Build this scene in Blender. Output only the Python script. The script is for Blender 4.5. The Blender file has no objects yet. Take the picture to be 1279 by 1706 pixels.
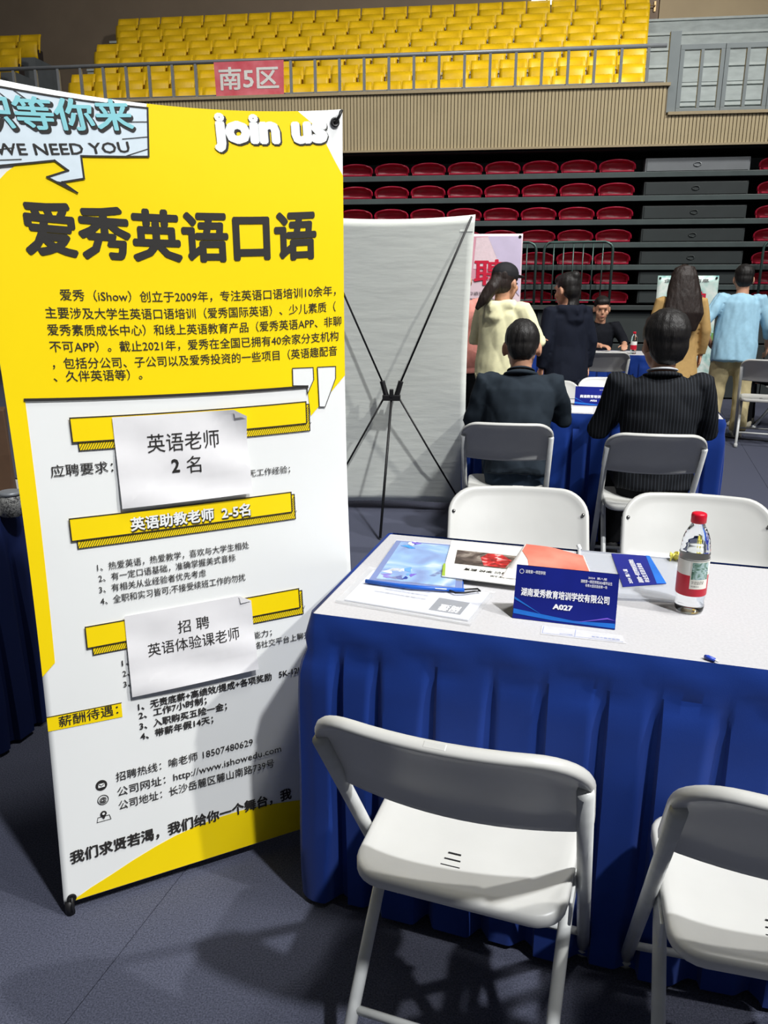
import bpy, bmesh, math, random
from mathutils import Vector, Matrix, noise as mnoise
from math import sin, cos, pi, radians as R

random.seed(7)
sc = bpy.context.scene
C = sc.collection

# ------------------------------------------------------------------ camera
CAM_H, PITCH, FPX = 1.452, 16.04, 1321.0
cd = bpy.data.cameras.new('camera')
cam = bpy.data.objects.new('camera', cd); C.objects.link(cam)
cam.location = (0, 0, CAM_H); cam.rotation_euler = (R(90 - PITCH), 0, 0)
cd.sensor_fit = 'VERTICAL'; cd.sensor_height = 36.0; cd.lens = 36.0 * FPX / 1706.0
cd.clip_start = 0.02; cd.clip_end = 200
sc.camera = cam

# ------------------------------------------------------------------ world, lamps, exposure
w = bpy.data.worlds.new('hall_air'); sc.world = w; w.use_nodes = True
w.node_tree.nodes['Background'].inputs[0].default_value = (0.80, 0.84, 0.90, 1)
w.node_tree.nodes['Background'].inputs[1].default_value = 0.085
sc.view_settings.view_transform = 'Standard'; sc.view_settings.look = 'None'
sc.view_settings.gamma = 1.0; sc.view_settings.use_curve_mapping = False
sc.view_settings.exposure = 0.0

def lamp(name, loc, target, power, size, color=(1, 1, 1), spread=180):
    l = bpy.data.lights.new(name, 'AREA'); l.shape = 'DISK'; l.size = size; l.energy = power; l.color = color; l.spread = R(spread)
    o = bpy.data.objects.new(name, l); C.objects.link(o); o.location = loc
    d = Vector(target) - Vector(loc)
    o.rotation_euler = d.to_track_quat('-Z', 'Y').to_euler()
    return o
lamp('hall_lamp_key', (9.95, -2.2, 11.7), (.2, 1.8, .3), 268, .42, (1, .985, .95), 85)
lamp('hall_lamp_second', (4.6, -3.6, 11.9), (.1, 1.7, .3), 318, .5, (.97, .98, 1), 85)
lamp('hall_lamp_high', (3.6, -.1, 12.5), (.2, 1.8, .3), 50, .5, (1, .99, .96), 120)
lamp('hall_lamp_mid', (4.0, 1.5, 12.5), (1.0, 6.0, 1.0), 150, 1.6, (1, .99, .95), 60)
lamp('hall_lamp_stand', (9.5, 3.5, 12.5), (3.2, 13.5, 4.5), 330, 1.2, (1, .98, .93), 65)
lamp('hall_lamp_far', (-5.0, 3.0, 12.5), (-1.5, 12.5, 4), 170, 1.6, (1, .95, .88), 90)

# ------------------------------------------------------------------ materials
def lin(c):
    out = []
    for v in c[:3]:
        v = v / 255.0
        out.append(v / 12.92 if v <= .04045 else ((v + .055) / 1.055) ** 2.4)
    return tuple(out) + (1,)
MATS = {}
def mat(name, rgb, rough=.5, metal=0.0, nscale=40, namt=.06, bscale=None, bstr=.1, spec=.5, trans=0, ior=1.45,
        alpha=1, coat=0, sheen=0, emit=0, stretch=(1, 1, 1), rgb2=None, bdist=.002):
    if name in MATS: return MATS[name]
    m = bpy.data.materials.new(name); m.use_nodes = True
    nt = m.node_tree; b = nt.nodes['Principled BSDF']
    b.inputs['Roughness'].default_value = rough; b.inputs['Metallic'].default_value = metal
    b.inputs['Specular IOR Level'].default_value = spec; b.inputs['IOR'].default_value = ior
    b.inputs['Transmission Weight'].default_value = trans; b.inputs['Alpha'].default_value = alpha
    b.inputs['Coat Weight'].default_value = coat; b.inputs['Sheen Weight'].default_value = sheen
    tc = nt.nodes.new('ShaderNodeTexCoord'); mp = nt.nodes.new('ShaderNodeMapping')
    mp.inputs['Scale'].default_value = stretch
    nt.links.new(tc.outputs['Object'], mp.inputs[0])
    n = nt.nodes.new('ShaderNodeTexNoise'); n.inputs['Scale'].default_value = nscale; n.inputs['Detail'].default_value = 4
    nt.links.new(mp.outputs[0], n.inputs['Vector'])
    r = nt.nodes.new('ShaderNodeValToRGB')
    c = lin(rgb)
    a = tuple(max(0, v * (1 - namt)) for v in c[:3]) + (1,)
    d = tuple(min(1, v * (1 + namt)) for v in c[:3]) + (1,)
    if rgb2: a = lin(rgb2); d = c
    r.color_ramp.elements[0].color = a; r.color_ramp.elements[1].color = d
    r.color_ramp.elements[0].position = .3; r.color_ramp.elements[1].position = .7
    nt.links.new(n.outputs['Fac'], r.inputs[0]); nt.links.new(r.outputs[0], b.inputs['Base Color'])
    if emit:
        nt.links.new(r.outputs[0], b.inputs['Emission Color']); b.inputs['Emission Strength'].default_value = emit
    if bscale:
        n2 = nt.nodes.new('ShaderNodeTexNoise'); n2.inputs['Scale'].default_value = bscale; n2.inputs['Detail'].default_value = 3
        nt.links.new(mp.outputs[0], n2.inputs['Vector'])
        bp = nt.nodes.new('ShaderNodeBump'); bp.inputs['Strength'].default_value = bstr; bp.inputs['Distance'].default_value = bdist
        nt.links.new(n2.outputs['Fac'], bp.inputs['Height']); nt.links.new(bp.outputs[0], b.inputs['Normal'])
    MATS[name] = m
    return m

def mat_stripes(name, rgb, rgb2, scale, width, rough=.8):
    m = bpy.data.materials.new(name); m.use_nodes = True
    nt = m.node_tree; b = nt.nodes['Principled BSDF']; b.inputs['Roughness'].default_value = rough
    b.inputs['Specular IOR Level'].default_value = .15
    tc = nt.nodes.new('ShaderNodeTexCoord'); s = nt.nodes.new('ShaderNodeSeparateXYZ')
    nt.links.new(tc.outputs['Object'], s.inputs[0])
    mu = nt.nodes.new('ShaderNodeMath'); mu.operation = 'MULTIPLY'; mu.inputs[1].default_value = scale
    fr = nt.nodes.new('ShaderNodeMath'); fr.operation = 'FRACT'
    lt = nt.nodes.new('ShaderNodeMath'); lt.operation = 'LESS_THAN'; lt.inputs[1].default_value = width
    nt.links.new(s.outputs[0], mu.inputs[0]); nt.links.new(mu.outputs[0], fr.inputs[0]); nt.links.new(fr.outputs[0], lt.inputs[0])
    mx = nt.nodes.new('ShaderNodeMix'); mx.data_type = 'RGBA'
    mx.inputs[6].default_value = lin(rgb); mx.inputs[7].default_value = lin(rgb2)
    nt.links.new(lt.outputs[0], mx.inputs[0]); nt.links.new(mx.outputs[2], b.inputs['Base Color'])
    MATS[name] = m
    return m

def mat_carpet():
    m = mat('carpet', (92, 95, 112), .95, nscale=260, namt=0, rgb2=(56, 59, 71), bscale=420, bstr=.7, spec=.1, bdist=.004)
    nt = m.node_tree
    n = [x for x in nt.nodes if x.type == 'TEX_NOISE'][0]; n.inputs['Detail'].default_value = 8
    return m

def mat_picture(name, stops, scale=6, detail=6, rough=.35, distort=1.0):
    m = bpy.data.materials.new(name); m.use_nodes = True
    nt = m.node_tree; b = nt.nodes['Principled BSDF']; b.inputs['Roughness'].default_value = rough
    tc = nt.nodes.new('ShaderNodeTexCoord')
    n = nt.nodes.new('ShaderNodeTexNoise'); n.inputs['Scale'].default_value = scale; n.inputs['Detail'].default_value = detail
    n.inputs['Distortion'].default_value = distort
    nt.links.new(tc.outputs['Object'], n.inputs['Vector'])
    r = nt.nodes.new('ShaderNodeValToRGB')
    while len(r.color_ramp.elements) < len(stops): r.color_ramp.elements.new(.5)
    for e, (p, c) in zip(r.color_ramp.elements, stops): e.position = p; e.color = lin(c)
    nt.links.new(n.outputs['Fac'], r.inputs[0]); nt.links.new(r.outputs[0], b.inputs['Base Color'])
    MATS[name] = m
    return m

# ------------------------------------------------------------------ mesh helpers
class MB:
    def __init__(s): s.v = []; s.f = []
    def box(s, lo, hi, M=None):
        i = len(s.v)
        for z in (lo[2], hi[2]):
            for (x, y) in ((lo[0], lo[1]), (hi[0], lo[1]), (hi[0], hi[1]), (lo[0], hi[1])):
                p = Vector((x, y, z)); s.v.append(M @ p if M else p)
        for q in ((0, 3, 2, 1), (4, 5, 6, 7), (0, 1, 5, 4), (1, 2, 6, 5), (2, 3, 7, 6), (3, 0, 4, 7)):
            s.f.append(tuple(i + k for k in q))
        return s
    def rings(s, rings, cap=True, closed=False):
        i = len(s.v); n = len(rings[0])
        for r in rings: s.v.extend(Vector(p) for p in r)
        m = len(rings)
        for a in range(m if closed else m - 1):
            b = (a + 1) % m
            for k in range(n):
                k2 = (k + 1) % n
                s.f.append((i + a * n + k, i + a * n + k2, i + b * n + k2, i + b * n + k))
        if cap and not closed:
            s.f.append(tuple(i + k for k in reversed(range(n)))); s.f.append(tuple(i + (m - 1) * n + k for k in range(n)))
        return s
    def tube(s, pts, r, n=10, cap=True, closed=False, ref=(1, 0, 0)):
        pts = [Vector(p) for p in pts]; m = len(pts); rs = []
        for k, p in enumerate(pts):
            if closed: t = pts[(k + 1) % m] - pts[k - 1]
            else: t = pts[min(k + 1, m - 1)] - pts[max(k - 1, 0)]
            t.normalize()
            x = Vector(ref)
            if abs(x.dot(t)) > .95: x = Vector((0, 1, 0)) if abs(t.y) < .9 else Vector((0, 0, 1))
            x = (x - t * x.dot(t)).normalized(); y = t.cross(x)
            rr = r[k] if isinstance(r, (list, tuple)) else r
            rx, ry = rr if isinstance(rr, (list, tuple)) else (rr, rr)
            rs.append([p + x * rx * cos(2 * pi * j / n) + y * ry * sin(2 * pi * j / n) for j in range(n)])
        return s.rings(rs, cap, closed)
    def ell(s, c, r, M=None, nu=14, nv=9):
        rs = []; c = Vector(c)
        for a in range(nv + 1):
            th = -pi / 2 + pi * (.03 + .94 * a / nv)
            rs.append([])
            for k in range(nu):
                ph = 2 * pi * k / nu
                p = Vector((r[0] * cos(th) * cos(ph), r[1] * cos(th) * sin(ph), r[2] * sin(th)))
                rs[-1].append(c + (M @ p if M else p))
        return s.rings(rs)
    def lathe(s, prof, n=24, c=(0, 0, 0), cap=True):
        c = Vector(c)
        return s.rings([[c + Vector((r * cos(2 * pi * k / n), r * sin(2 * pi * k / n), z)) for k in range(n)] for r, z in prof], cap)
    def prism(s, poly, z0, z1):
        return s.rings([[(x, y, z0) for x, y in poly], [(x, y, z1) for x, y in poly]])
    def grid(s, fn, nu, nv):
        i = len(s.v)
        for a in range(nv + 1):
            for k in range(nu + 1): s.v.append(Vector(fn(k / nu, a / nv)))
        for a in range(nv):
            for k in range(nu):
                q = i + a * (nu + 1) + k
                s.f.append((q, q + 1, q + nu + 2, q + nu + 1))
        return s
    def mesh(s, name):
        me = bpy.data.meshes.new(name); me.from_pydata([tuple(v) for v in s.v], [], s.f); me.update()
        bm = bmesh.new(); bm.from_mesh(me); bmesh.ops.recalc_face_normals(bm, faces=bm.faces); bm.to_mesh(me); bm.free()
        return me
    def build(s, name, m, parent=None, smooth=False, bevel=0, seg=2):
        me = s.mesh(name)
        if smooth: me.shade_smooth()
        return obj(name, me, m, parent, bevel, seg)
def obj(name, me, m, parent=None, bevel=0, seg=2):
    o = bpy.data.objects.new(name, me); C.objects.link(o)
    if m: me.materials.append(m)
    if parent: o.parent = parent
    if bevel:
        b = o.modifiers.new('bevel', 'BEVEL'); b.width = bevel; b.segments = seg; b.limit_method = 'ANGLE'
    return o
def empty(name, loc=(0, 0, 0), rz=0):
    o = bpy.data.objects.new(name, None); C.objects.link(o); o.location = loc; o.rotation_euler = (0, 0, rz); o.empty_display_size = .1
    return o
def tag(o, label, cat, group=None):
    o['label'] = label; o['category'] = cat
    if group: o['group'] = group
    return o
def struct(o, label=None):
    o['kind'] = 'structure'
    if label: o['label'] = label
    return o
def copy_tree(o, parent=None):
    c = o.copy(); C.objects.link(c); c.parent = parent
    for ch in list(o.children): copy_tree(ch, c)
    return c
ORD = ['', 'first', 'second', 'third', 'fourth', 'fifth', 'sixth', 'seventh', 'eighth', 'ninth', 'tenth', 'eleventh', 'twelfth',
       'thirteenth', 'fourteenth', 'fifteenth', 'sixteenth', 'seventeenth', 'eighteenth', 'nineteenth', 'twentieth',
       'twenty-first', 'twenty-second', 'twenty-third', 'twenty-fourth', 'twenty-fifth', 'twenty-sixth']

# ------------------------------------------------------------------ print: text and flat shapes laid on a surface
FONTREF = None
def text_verts(body, bold=0.0, res=2):
    c = bpy.data.curves.new('glyphs', 'FONT'); c.body = body; c.size = 1.0; c.offset = bold; c.resolution_u = res
    o = bpy.data.objects.new('glyphs', c)
    me = o.to_mesh()
    V = [v.co.copy() for v in me.vertices]; F = [tuple(p.vertices) for p in me.polygons]
    o.to_mesh_clear(); bpy.data.objects.remove(o); bpy.data.curves.remove(c)
    return V, F
def text_map(body, x0, x1, y0, h, fn, bold=0.0, fit=False, rot=0.0, slant=0.0, res=2):
    """text filling x0..x1, base y0, height h, mapped to 3D by fn(x, y)"""
    global FONTREF
    if FONTREF is None:
        V, F = text_verts('国'); FONTREF = (min(v.y for v in V), max(v.y for v in V))
    V, F = text_verts(body, 0, res)
    if not V: return None
    if bold > .003:                                # heavier strokes: the outline repeated around itself
        V0, F0 = V, F; V, F = [], []; nb = 10 if bold > .03 else 6
        for k in range(nb):
            i0 = len(V); dx, dy = bold * cos(2 * pi * k / nb), bold * sin(2 * pi * k / nb)
            V += [Vector((v.x + dx, v.y + dy, k * .01)) for v in V0]; F += [tuple(i0 + q for q in f_) for f_ in F0]
    if h > .026:                                   # large glyphs follow the bend of their sheet
        bm = bmesh.new(); vs = [bm.verts.new(v) for v in V]
        for q in F:
            try: bm.faces.new([vs[k] for k in q])
            except ValueError: pass
        for k in range(int(max(v.x for v in V) / .3) + 1):
            bmesh.ops.bisect_plane(bm, geom=bm.verts[:] + bm.edges[:] + bm.faces[:], plane_co=(k * .3, 0, 0), plane_no=(1, 0, 0))
        for k in range(-1, 4):
            bmesh.ops.bisect_plane(bm, geom=bm.verts[:] + bm.edges[:] + bm.faces[:], plane_co=(0, k * .3, 0), plane_no=(0, 1, 0))
        bm.verts.index_update(); V = [v.co.copy() for v in bm.verts]; F = [tuple(v.index for v in q.verts) for q in bm.faces]; bm.free()
    ax, bx = min(v.x for v in V), max(v.x for v in V)
    ay, by = (min(v.y for v in V), max(v.y for v in V)) if fit else FONTREF
    out = []
    for v in V:
        y = (v.y - ay) / (by - ay) * h
        x = (v.x - ax) / (bx - ax) * (x1 - x0) + slant * y
        if rot: x, y = x * cos(rot) - y * sin(rot), x * sin(rot) + y * cos(rot)
        p = Vector(fn(x0 + x, y0 + y))
        if v.z > 0:                                # copies lie a hair above one another
            e = 1e-3; n_ = (Vector(fn(x0 + x + e, y0 + y)) - p).cross(Vector(fn(x0 + x, y0 + y + e)) - p).normalized()
            p += n_ * v.z * .003
        out.append(p)
    m = MB(); m.v = out; m.f = F
    return m
def raw(name, m, mt, parent):
    me = bpy.data.meshes.new(name); me.from_pydata([tuple(v) for v in m.v], [], m.f); me.update()
    return obj(name, me, mt, parent)
def decal(poly, fn, du=.1, dv=.08):
    bm = bmesh.new()
    f = bm.faces.new([bm.verts.new((x, y, 0)) for x, y in poly])
    bmesh.ops.triangulate(bm, faces=[f])
    xs = [p[0] for p in poly]; ys = [p[1] for p in poly]
    for lo, hi, d, no in ((min(xs), max(xs), du, (1, 0, 0)), (min(ys), max(ys), dv, (0, 1, 0))):
        k = math.ceil(lo / d + 1e-6)
        while k * d < hi:
            co = (k * d, 0, 0) if no[0] else (0, k * d, 0)
            bmesh.ops.bisect_plane(bm, geom=bm.verts[:] + bm.edges[:] + bm.faces[:], plane_co=co, plane_no=no)
            k += 1
    bm.normal_update()
    m = MB(); bm.verts.index_update()
    m.v = [Vector(fn(v.co.x, v.co.y)) for v in bm.verts]
    for fc in bm.faces:
        ids = [v.index for v in fc.verts]
        if fc.normal.z < 0: ids.reverse()
        m.f.append(tuple(ids))
    bm.free()
    return m
def stroke(pts, wd, closed=False):
    """list of quads (polygons) for a thick polyline in 2D"""
    out = []; n = len(pts)
    for k in range(n if closed else n - 1):
        a = Vector(pts[k]); b = Vector(pts[(k + 1) % n]); d = (b - a).normalized(); q = Vector((-d.y, d.x)) * wd / 2; e = d * wd / 2
        out.append([tuple(a - e - q), tuple(b + e - q), tuple(b + e + q), tuple(a - e + q)])
    return out
def merge(ms):
    r = MB()
    for m in ms:
        if m is None: continue
        i = len(r.v); r.v += m.v; r.f += [tuple(i + k for k in f) for f in m.f]
    return r

# common materials
M_white_print = mat('print_white', (238, 240, 238), .42, nscale=3, namt=.02)
M_yellow_print = mat('print_yellow', (252, 220, 4), .4, nscale=3, namt=.02)
M_black_print = mat('print_black', (44, 42, 40), .5, namt=.03)
M_teal_print = mat('print_teal', (140, 208, 216), .45, namt=.03)
M_pale_print = mat('print_pale_blue', (216, 230, 238), .45, namt=.03)
M_chair = mat('chair_white_plastic', (193, 193, 189), .36, nscale=9, namt=.03, bscale=300, bstr=.04)
M_tube = mat('chair_white_enamel', (196, 198, 196), .3, nscale=18, namt=.09)
M_rubber = mat('rubber_grey', (170, 172, 172), .7)
M_dark = mat('dark_plastic', (22, 22, 24), .5)
M_steel = mat('screw_steel', (140, 140, 138), .35, .9)
M_blue = mat('table_skirt_blue', (9, 48, 126), .62, nscale=5, namt=.10, bscale=500, bstr=.10, sheen=.12, spec=.22)
M_top = mat('table_cover_white', (186, 185, 187), .8, nscale=160, namt=.05, bscale=140, bstr=.35, spec=.2)
M_paper = mat('paper_white', (228, 227, 228), .75, nscale=14, namt=.03, bscale=16, bstr=.12, bdist=.004)
M_navy_card = mat('card_navy', (22, 34, 128), .32, nscale=5, namt=.25)
M_card_blue = mat('card_bright_blue', (36, 110, 205), .3, nscale=9, namt=.2)
M_card_white = mat('card_lettering', (240, 240, 245), .5, namt=.01)

# ================================================================== SETTING
fl = MB().box((-14, -6, -.2), (16, 12.5, -.006)).build('floor', mat('floor_board', (40, 42, 48), .9))
struct(fl, 'dark hall floor under the carpet')
M_carp = mat_carpet()
# carpet rolls laid side by side, seam running away from the camera
SE = Vector((.301, .954, 0)).normalized(); SP = Vector((SE.y, -SE.x, 0)); S0 = Vector((-.589, 1.467, 0))
for k in range(-5, 7):
    a = k * 2.0
    m = MB()
    Mx = Matrix(((SP.x, SE.x, 0, S0.x), (SP.y, SE.y, 0, S0.y), (0, 0, 1, 0), (0, 0, 0, 1)))
    m.box((a + .0012, -7, -.0055), (a + 1.9988, 10.2, 0), Mx)
    m.build('carpet_strip', M_carp, fl)

YAW = R(-7.5); E1 = Vector((cos(YAW), sin(YAW), 0)); E2 = Vector((-sin(YAW), cos(YAW), 0))
B0 = Vector((2.8, 11.0, 0))
BM = Matrix(((E1.x, E2.x, 0, B0.x), (E1.y, E2.y, 0, B0.y), (0, 0, 1, 0), (0, 0, 0, 1)))
def BP(a, b, z): return BM @ Vector((a, b, z))
def bbox(name, lo, hi, m, parent=None, bevel=0):
    o = MB().box(lo, hi).build(name, m, parent, bevel=bevel)
    if parent is None: o.matrix_world = BM
    return o
M_recess_shade = mat('recess_shade_black', (16, 18, 18), .8)  # near black: the shade deep under the overhang is put into the colour
M_deck = mat('deck_grey', (52, 58, 58), .6, nscale=6, namt=.12)
M_decknose = mat('deck_nosing', (70, 80, 80), .45, nscale=6, namt=.1)
M_slat = mat('slat_beige', (176, 161, 128), .6, nscale=3, namt=.06)
M_slatgap = mat('slat_backing', (112, 100, 78), .8)
M_rail = mat('rail_grey', (128, 132, 136), .4, .2, nscale=8, namt=.08)
M_upper = mat('upper_wall', (120, 106, 90), .8, nscale=2, namt=.06)
M_upper2 = mat('upper_wall_panel', (170, 152, 122), .7, nscale=2, namt=.05)
M_conc = mat('terrace_concrete', (158, 166, 166), .75, nscale=5, namt=.12, bscale=20, bstr=.2, stretch=(1, 1, 3))

# lower wall behind the folded stand
wl = bbox('wall_recess', (-9, 1.2, 0), (7, 1.35, 3.2), M_recess_shade); struct(wl, 'dark recess wall behind the red seats')
# slatted fascia of the upper tier
A_G = .72                                   # where the gate bay starts
wb = bbox('wall_fascia', (-9, -.05, 3.13), (A_G, .1, 3.80), M_slatgap); struct(wb, 'beige slatted fascia wall of the upper tier')
bbox('fascia_return', (A_G, -.05, 3.13), (7, .1, 3.47), M_slatgap, wb)
bbox('coping', (-9, -.09, 3.80), (A_G + .02, .35, 3.835), mat('coping_beige', (160, 145, 116), .6), wb)
bbox('coping', (A_G + .02, -.09, 3.47), (7, .35, 3.505), mat('coping_beige', (160, 145, 116), .6), wb)
bbox('bottom_trim', (-9, -.085, 3.115), (7, .1, 3.14), mat('coping_beige', (160, 145, 116), .6), wb)
m = MB(); a = -8.95
while a < 6.9:
    m.box((a, -.066, 3.14), (a + .034, -.05, 3.80 if a < A_G - .03 else 3.47)); a += .0435
sl = m.build('slats', M_slat, wb); sl['kind'] = 'stuff'
bbox('soffit', (-9, -.05, 3.09), (7, 1.3, 3.12), M_recess_shade, wb)

# folded bleacher decks
ROWZ = [2.805, 2.52, 2.23, 1.95, 1.672, 1.425]
stand = empty('folded_bleacher', (0, 0, 0)); stand.matrix_world = BM
tag(stand, 'folded grey bleacher decks stacked beneath the beige fascia', 'bleacher')
for i, z in enumerate(ROWZ):
    b0 = -.02 - i * .035
    d = MB().box((-8, b0, z - .035), (6.5, 1.15, z + .012)).build('deck', M_deck, stand)
    MB().box((-8, b0 - .02, z - .045), (6.5, b0 + .005, z + .02)).build('deck_nosing', M_decknose, d, bevel=.004)
    MB().box((-8, .62, z - .24), (6.5, .64, z - .04)).build('riser', M_recess_shade, stand)
MB().box((-8, -.42, 1.13), (6.5, 1.15, 1.185)).build('deck', M_deck, stand, bevel=.004)
for k in range(10):
    MB().box((-8 + k * 1.45 + .006, -.36, .72), (-8 + (k + 1) * 1.45 - .006, -.33, 1.11)).build('front_panel', M_deck, stand, bevel=.004)
    MB().box((-8 + k * 1.45 + .006, -.38, .02), (-8 + (k + 1) * 1.45 - .006, -.35, .70)).build('front_panel', M_deck, stand, bevel=.004)

# red seats
M_red = mat('seat_red_plastic', (138, 14, 40), .35, nscale=12, namt=.08)
M_red_lit = mat('seat_red_lit_edge', (168, 26, 56), .3, nscale=12, namt=.06)  # brighter red: overhead light on rims and pans is put into the colour
def red_seat():
    root = empty('arena_seat')
    # arched pad-like backrest, closed shell
    def ring(depth, sx, sz, z0=0.0):
        pts = []
        n = 20
        for k in range(n + 1):
            t = pi * k / n
            x = -cos(t); zz = sin(t) ** .55
            pts.append((x * .22 * sx, depth + .05 * (1 - abs(x)) * 0 + .04 * x * x, z0 + .050 + .105 * zz * sz))
        pts += [(.215 * sx, depth + .04, z0 + .015), (.1, depth + .01, z0 + .008), (-.1, depth + .01, z0 + .008), (-.215 * sx, depth + .04, z0 + .015)]
        return pts
    MB().rings([ring(.06, .78, .70), ring(.045, .86, .80), ring(-.012, .96, .94), ring(-.012, 1.0, 1.0), ring(.02, 1.0, 1.0), ring(.035, .95, .95)]).build('backrest', M_red, root, True)
    MB().tube([(-.225 * cos(pi * k / 16), -.014 + .04 * cos(pi * k / 16) ** 2,   .050 + .108 * sin(pi * k / 16) ** .55) for k in range(17)], .011, 6).build('rim', M_red_lit, root, True)
    MB().rings([[(-.2, -.055, .006), (.2, -.055, .006), (.2, .10, .014), (-.2, .10, .014)], [(-.2, -.06, .026), (.2, -.06, .026), (.2, .10, .03), (-.2, .10, .03)]]).build('seat_pan', M_red_lit, root, bevel=.006)
    return root
proto = red_seat(); first = True
SPC = .488
RN = ['top row', 'second row', 'third row', 'fourth row', 'fifth row', 'sixth row', 'bottom row']
for i in range(7):
    z = (ROWZ[i] if i < 6 else 1.185) + .02
    b = (.06 - i * .035) if i < 6 else -.16
    for j in range(14):
        a = .20 - .022 * i * 0 - j * SPC - .0
        o = proto if first else copy_tree(proto); first = False
        o.matrix_world = BM @ Matrix.Translation((a - .0, b, z))
        tag(o, f'red arched arena seat in the {RN[i]}, {ORD[j + 1]} left of the grey panels', 'seat', 'red seats of the folded bleacher')
    for j in range(2):
        a = 2.17 + j * SPC
        o = copy_tree(proto); o.matrix_world = BM @ Matrix.Translation((a, b, z))
        tag(o, f'red arched arena seat in the {RN[i]}, {ORD[j + 1]} right of the grey panels', 'seat', 'red seats right of the aisle')
    # grey step box in the aisle
    r = empty('aisle_panel'); r.matrix_world = BM @ Matrix.Translation((1.18, b - .02, z + .004))
    tag(r, f'grey metal aisle step box in the {RN[i]} of red seats', 'step box', 'aisle step boxes')
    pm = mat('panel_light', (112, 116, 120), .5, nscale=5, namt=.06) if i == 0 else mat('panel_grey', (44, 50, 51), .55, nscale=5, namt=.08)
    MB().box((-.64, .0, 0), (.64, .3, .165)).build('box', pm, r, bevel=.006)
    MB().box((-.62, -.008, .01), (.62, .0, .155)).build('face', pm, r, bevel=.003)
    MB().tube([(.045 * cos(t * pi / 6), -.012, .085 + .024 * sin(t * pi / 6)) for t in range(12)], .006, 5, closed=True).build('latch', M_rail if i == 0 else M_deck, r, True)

# steel guard barriers on the front deck
M_bar = mat('barrier_steel', (78, 100, 96), .4, .6)
def barrier(a0, wd, label):
    r = empty('guard_barrier'); r.matrix_world = BM @ Matrix.Translation((a0, -.37, 1.187)); tag(r, label, 'barrier', 'barriers before the red seats')
    h = .78; q = .10
    pts = [(0, 0, 0), (0, 0, h - q)] + [(q - q * cos(t), 0, h - q + q * sin(t)) for t in (pi / 8, pi / 4, 3 * pi / 8, pi / 2)] + \
          [(wd - q + q * sin(t), 0, h - q + q * cos(t)) for t in (0, pi / 8, pi / 4, 3 * pi / 8, pi / 2)] + [(wd, 0, 0)]
    MB().tube(pts, .017, 8).build('frame', M_bar, r, True)
    MB().tube([(0, 0, .06), (wd, 0, .06)], .012, 6).build('bottom_rail', M_bar, r, True)
    n = int(wd / .115)
    for k in range(1, n):
        MB().tube([(wd * k / n, 0, .06), (wd * k / n, 0, h - .01)], .009, 6).build('bar', M_bar, r, True)
barrier(-1.62, .82, 'green grey barrier with rounded corners nearest the pink poster')
barrier(-.70, .86, 'green grey barrier with rounded corners beside the grey panels')
barrier(1.98, .9, 'green grey barrier at the right edge of the photo')

# upper rail
rl = empty('guard_rail'); rl.matrix_world = BM; tag(rl, 'grey guard rail with thin posts along the yellow seats', 'railing')
MB().tube([(-9, 0, 4.262), (A_G - .05, 0, 4.262)], .026, 8).build('top_rail', M_rail, rl, True)
MB().tube([(-9, 0, 3.86), (A_G - .05, 0, 3.86)], .01, 6).build('bottom_rail', M_rail, rl, True)
a = A_G - .26
while a > -8.4:
    MB().box((a - .017, -.017, 3.83), (a + .017, .017, 4.25)).build('post', M_rail, rl); a -= .322
# gate bay
gt = empty('rail_gate'); gt.matrix_world = BM; tag(gt, 'grey steel framed gate panels right of the guard rail', 'gate')
M_gate = mat('gate_grey', (126, 134, 136), .5, .1, nscale=4, namt=.06)
MB().box((A_G - .02, -.03, 3.505), (A_G + .11, .04, 4.41)).build('post', M_gate, gt, bevel=.004)
for a0, a1 in ((A_G + .115, A_G + .64), (A_G + .645, A_G + 1.18), (A_G + 1.185, A_G + 1.72), (A_G + 1.725, A_G + 2.3)):
    for (lo, hi) in (((a0, 4.20), (a1, 4.26)), ((a0, 3.505), (a1, 3.55)), ((a0, 3.55), (a0 + .05, 4.20)), ((a1 - .05, 3.55), (a1, 4.20)), (((a0 + a1) / 2 - .02, 3.55), ((a0 + a1) / 2 + .02, 4.20))):
        MB().box((lo[0], -.025, lo[1]), (hi[0], .025, hi[1])).build('frame_bar', M_gate, gt, bevel=.003)

# terraces of the upper stand
RISE, GO, YSP = .422, .75, .447
M_conc2 = mat('terrace_nosing', (166, 174, 173), .7, nscale=6, namt=.1)
M_conc_dim = mat('concrete_dim_grey', (104, 110, 114), .8, nscale=5, namt=.1)  # darker concrete: the weaker light on the left is put into the colour
for i in range(7):
    aL = .41 + i * .117 - [20, 20, 21, 21, 22, 22, 23][i] * YSP + .2
    o = bbox('terrace_step', (aL, .9 + i * GO, 2.9 + i * RISE), (8, .9 + (i + 1) * GO + .02, 3.50 + i * RISE), M_conc)
    struct(o); o['label'] = 'pale concrete terrace step under the yellow seats'
    MB().box((aL, .9 + i * GO - .02, 3.465 + i * RISE), (8, .9 + i * GO, 3.502 + i * RISE)).build('nosing', M_conc2, o)
    MB().box((aL, .9 + i * GO - .015, 3.25 + i * RISE), (8, .9 + i * GO, 3.256 + i * RISE)).build('groove_strip', M_conc2, o)
    o = bbox('stair_step', (-10.15, .9 + i * GO, 2.4 + i * RISE * .62), (aL, .9 + (i + 1) * GO + .02, 3.30 + i * RISE * .62), M_conc_dim)
    struct(o); o['label'] = 'dark grey stair between the yellow seat blocks'
    o = bbox('terrace_step', (-15, .9 + i * GO, 2.9 + i * RISE), (-10.15, .9 + (i + 1) * GO + .02, 3.50 + i * RISE), M_conc_dim) if i < 6 else None
    if o: struct(o); o['label'] = 'concrete terrace step of the far left block'
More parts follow.
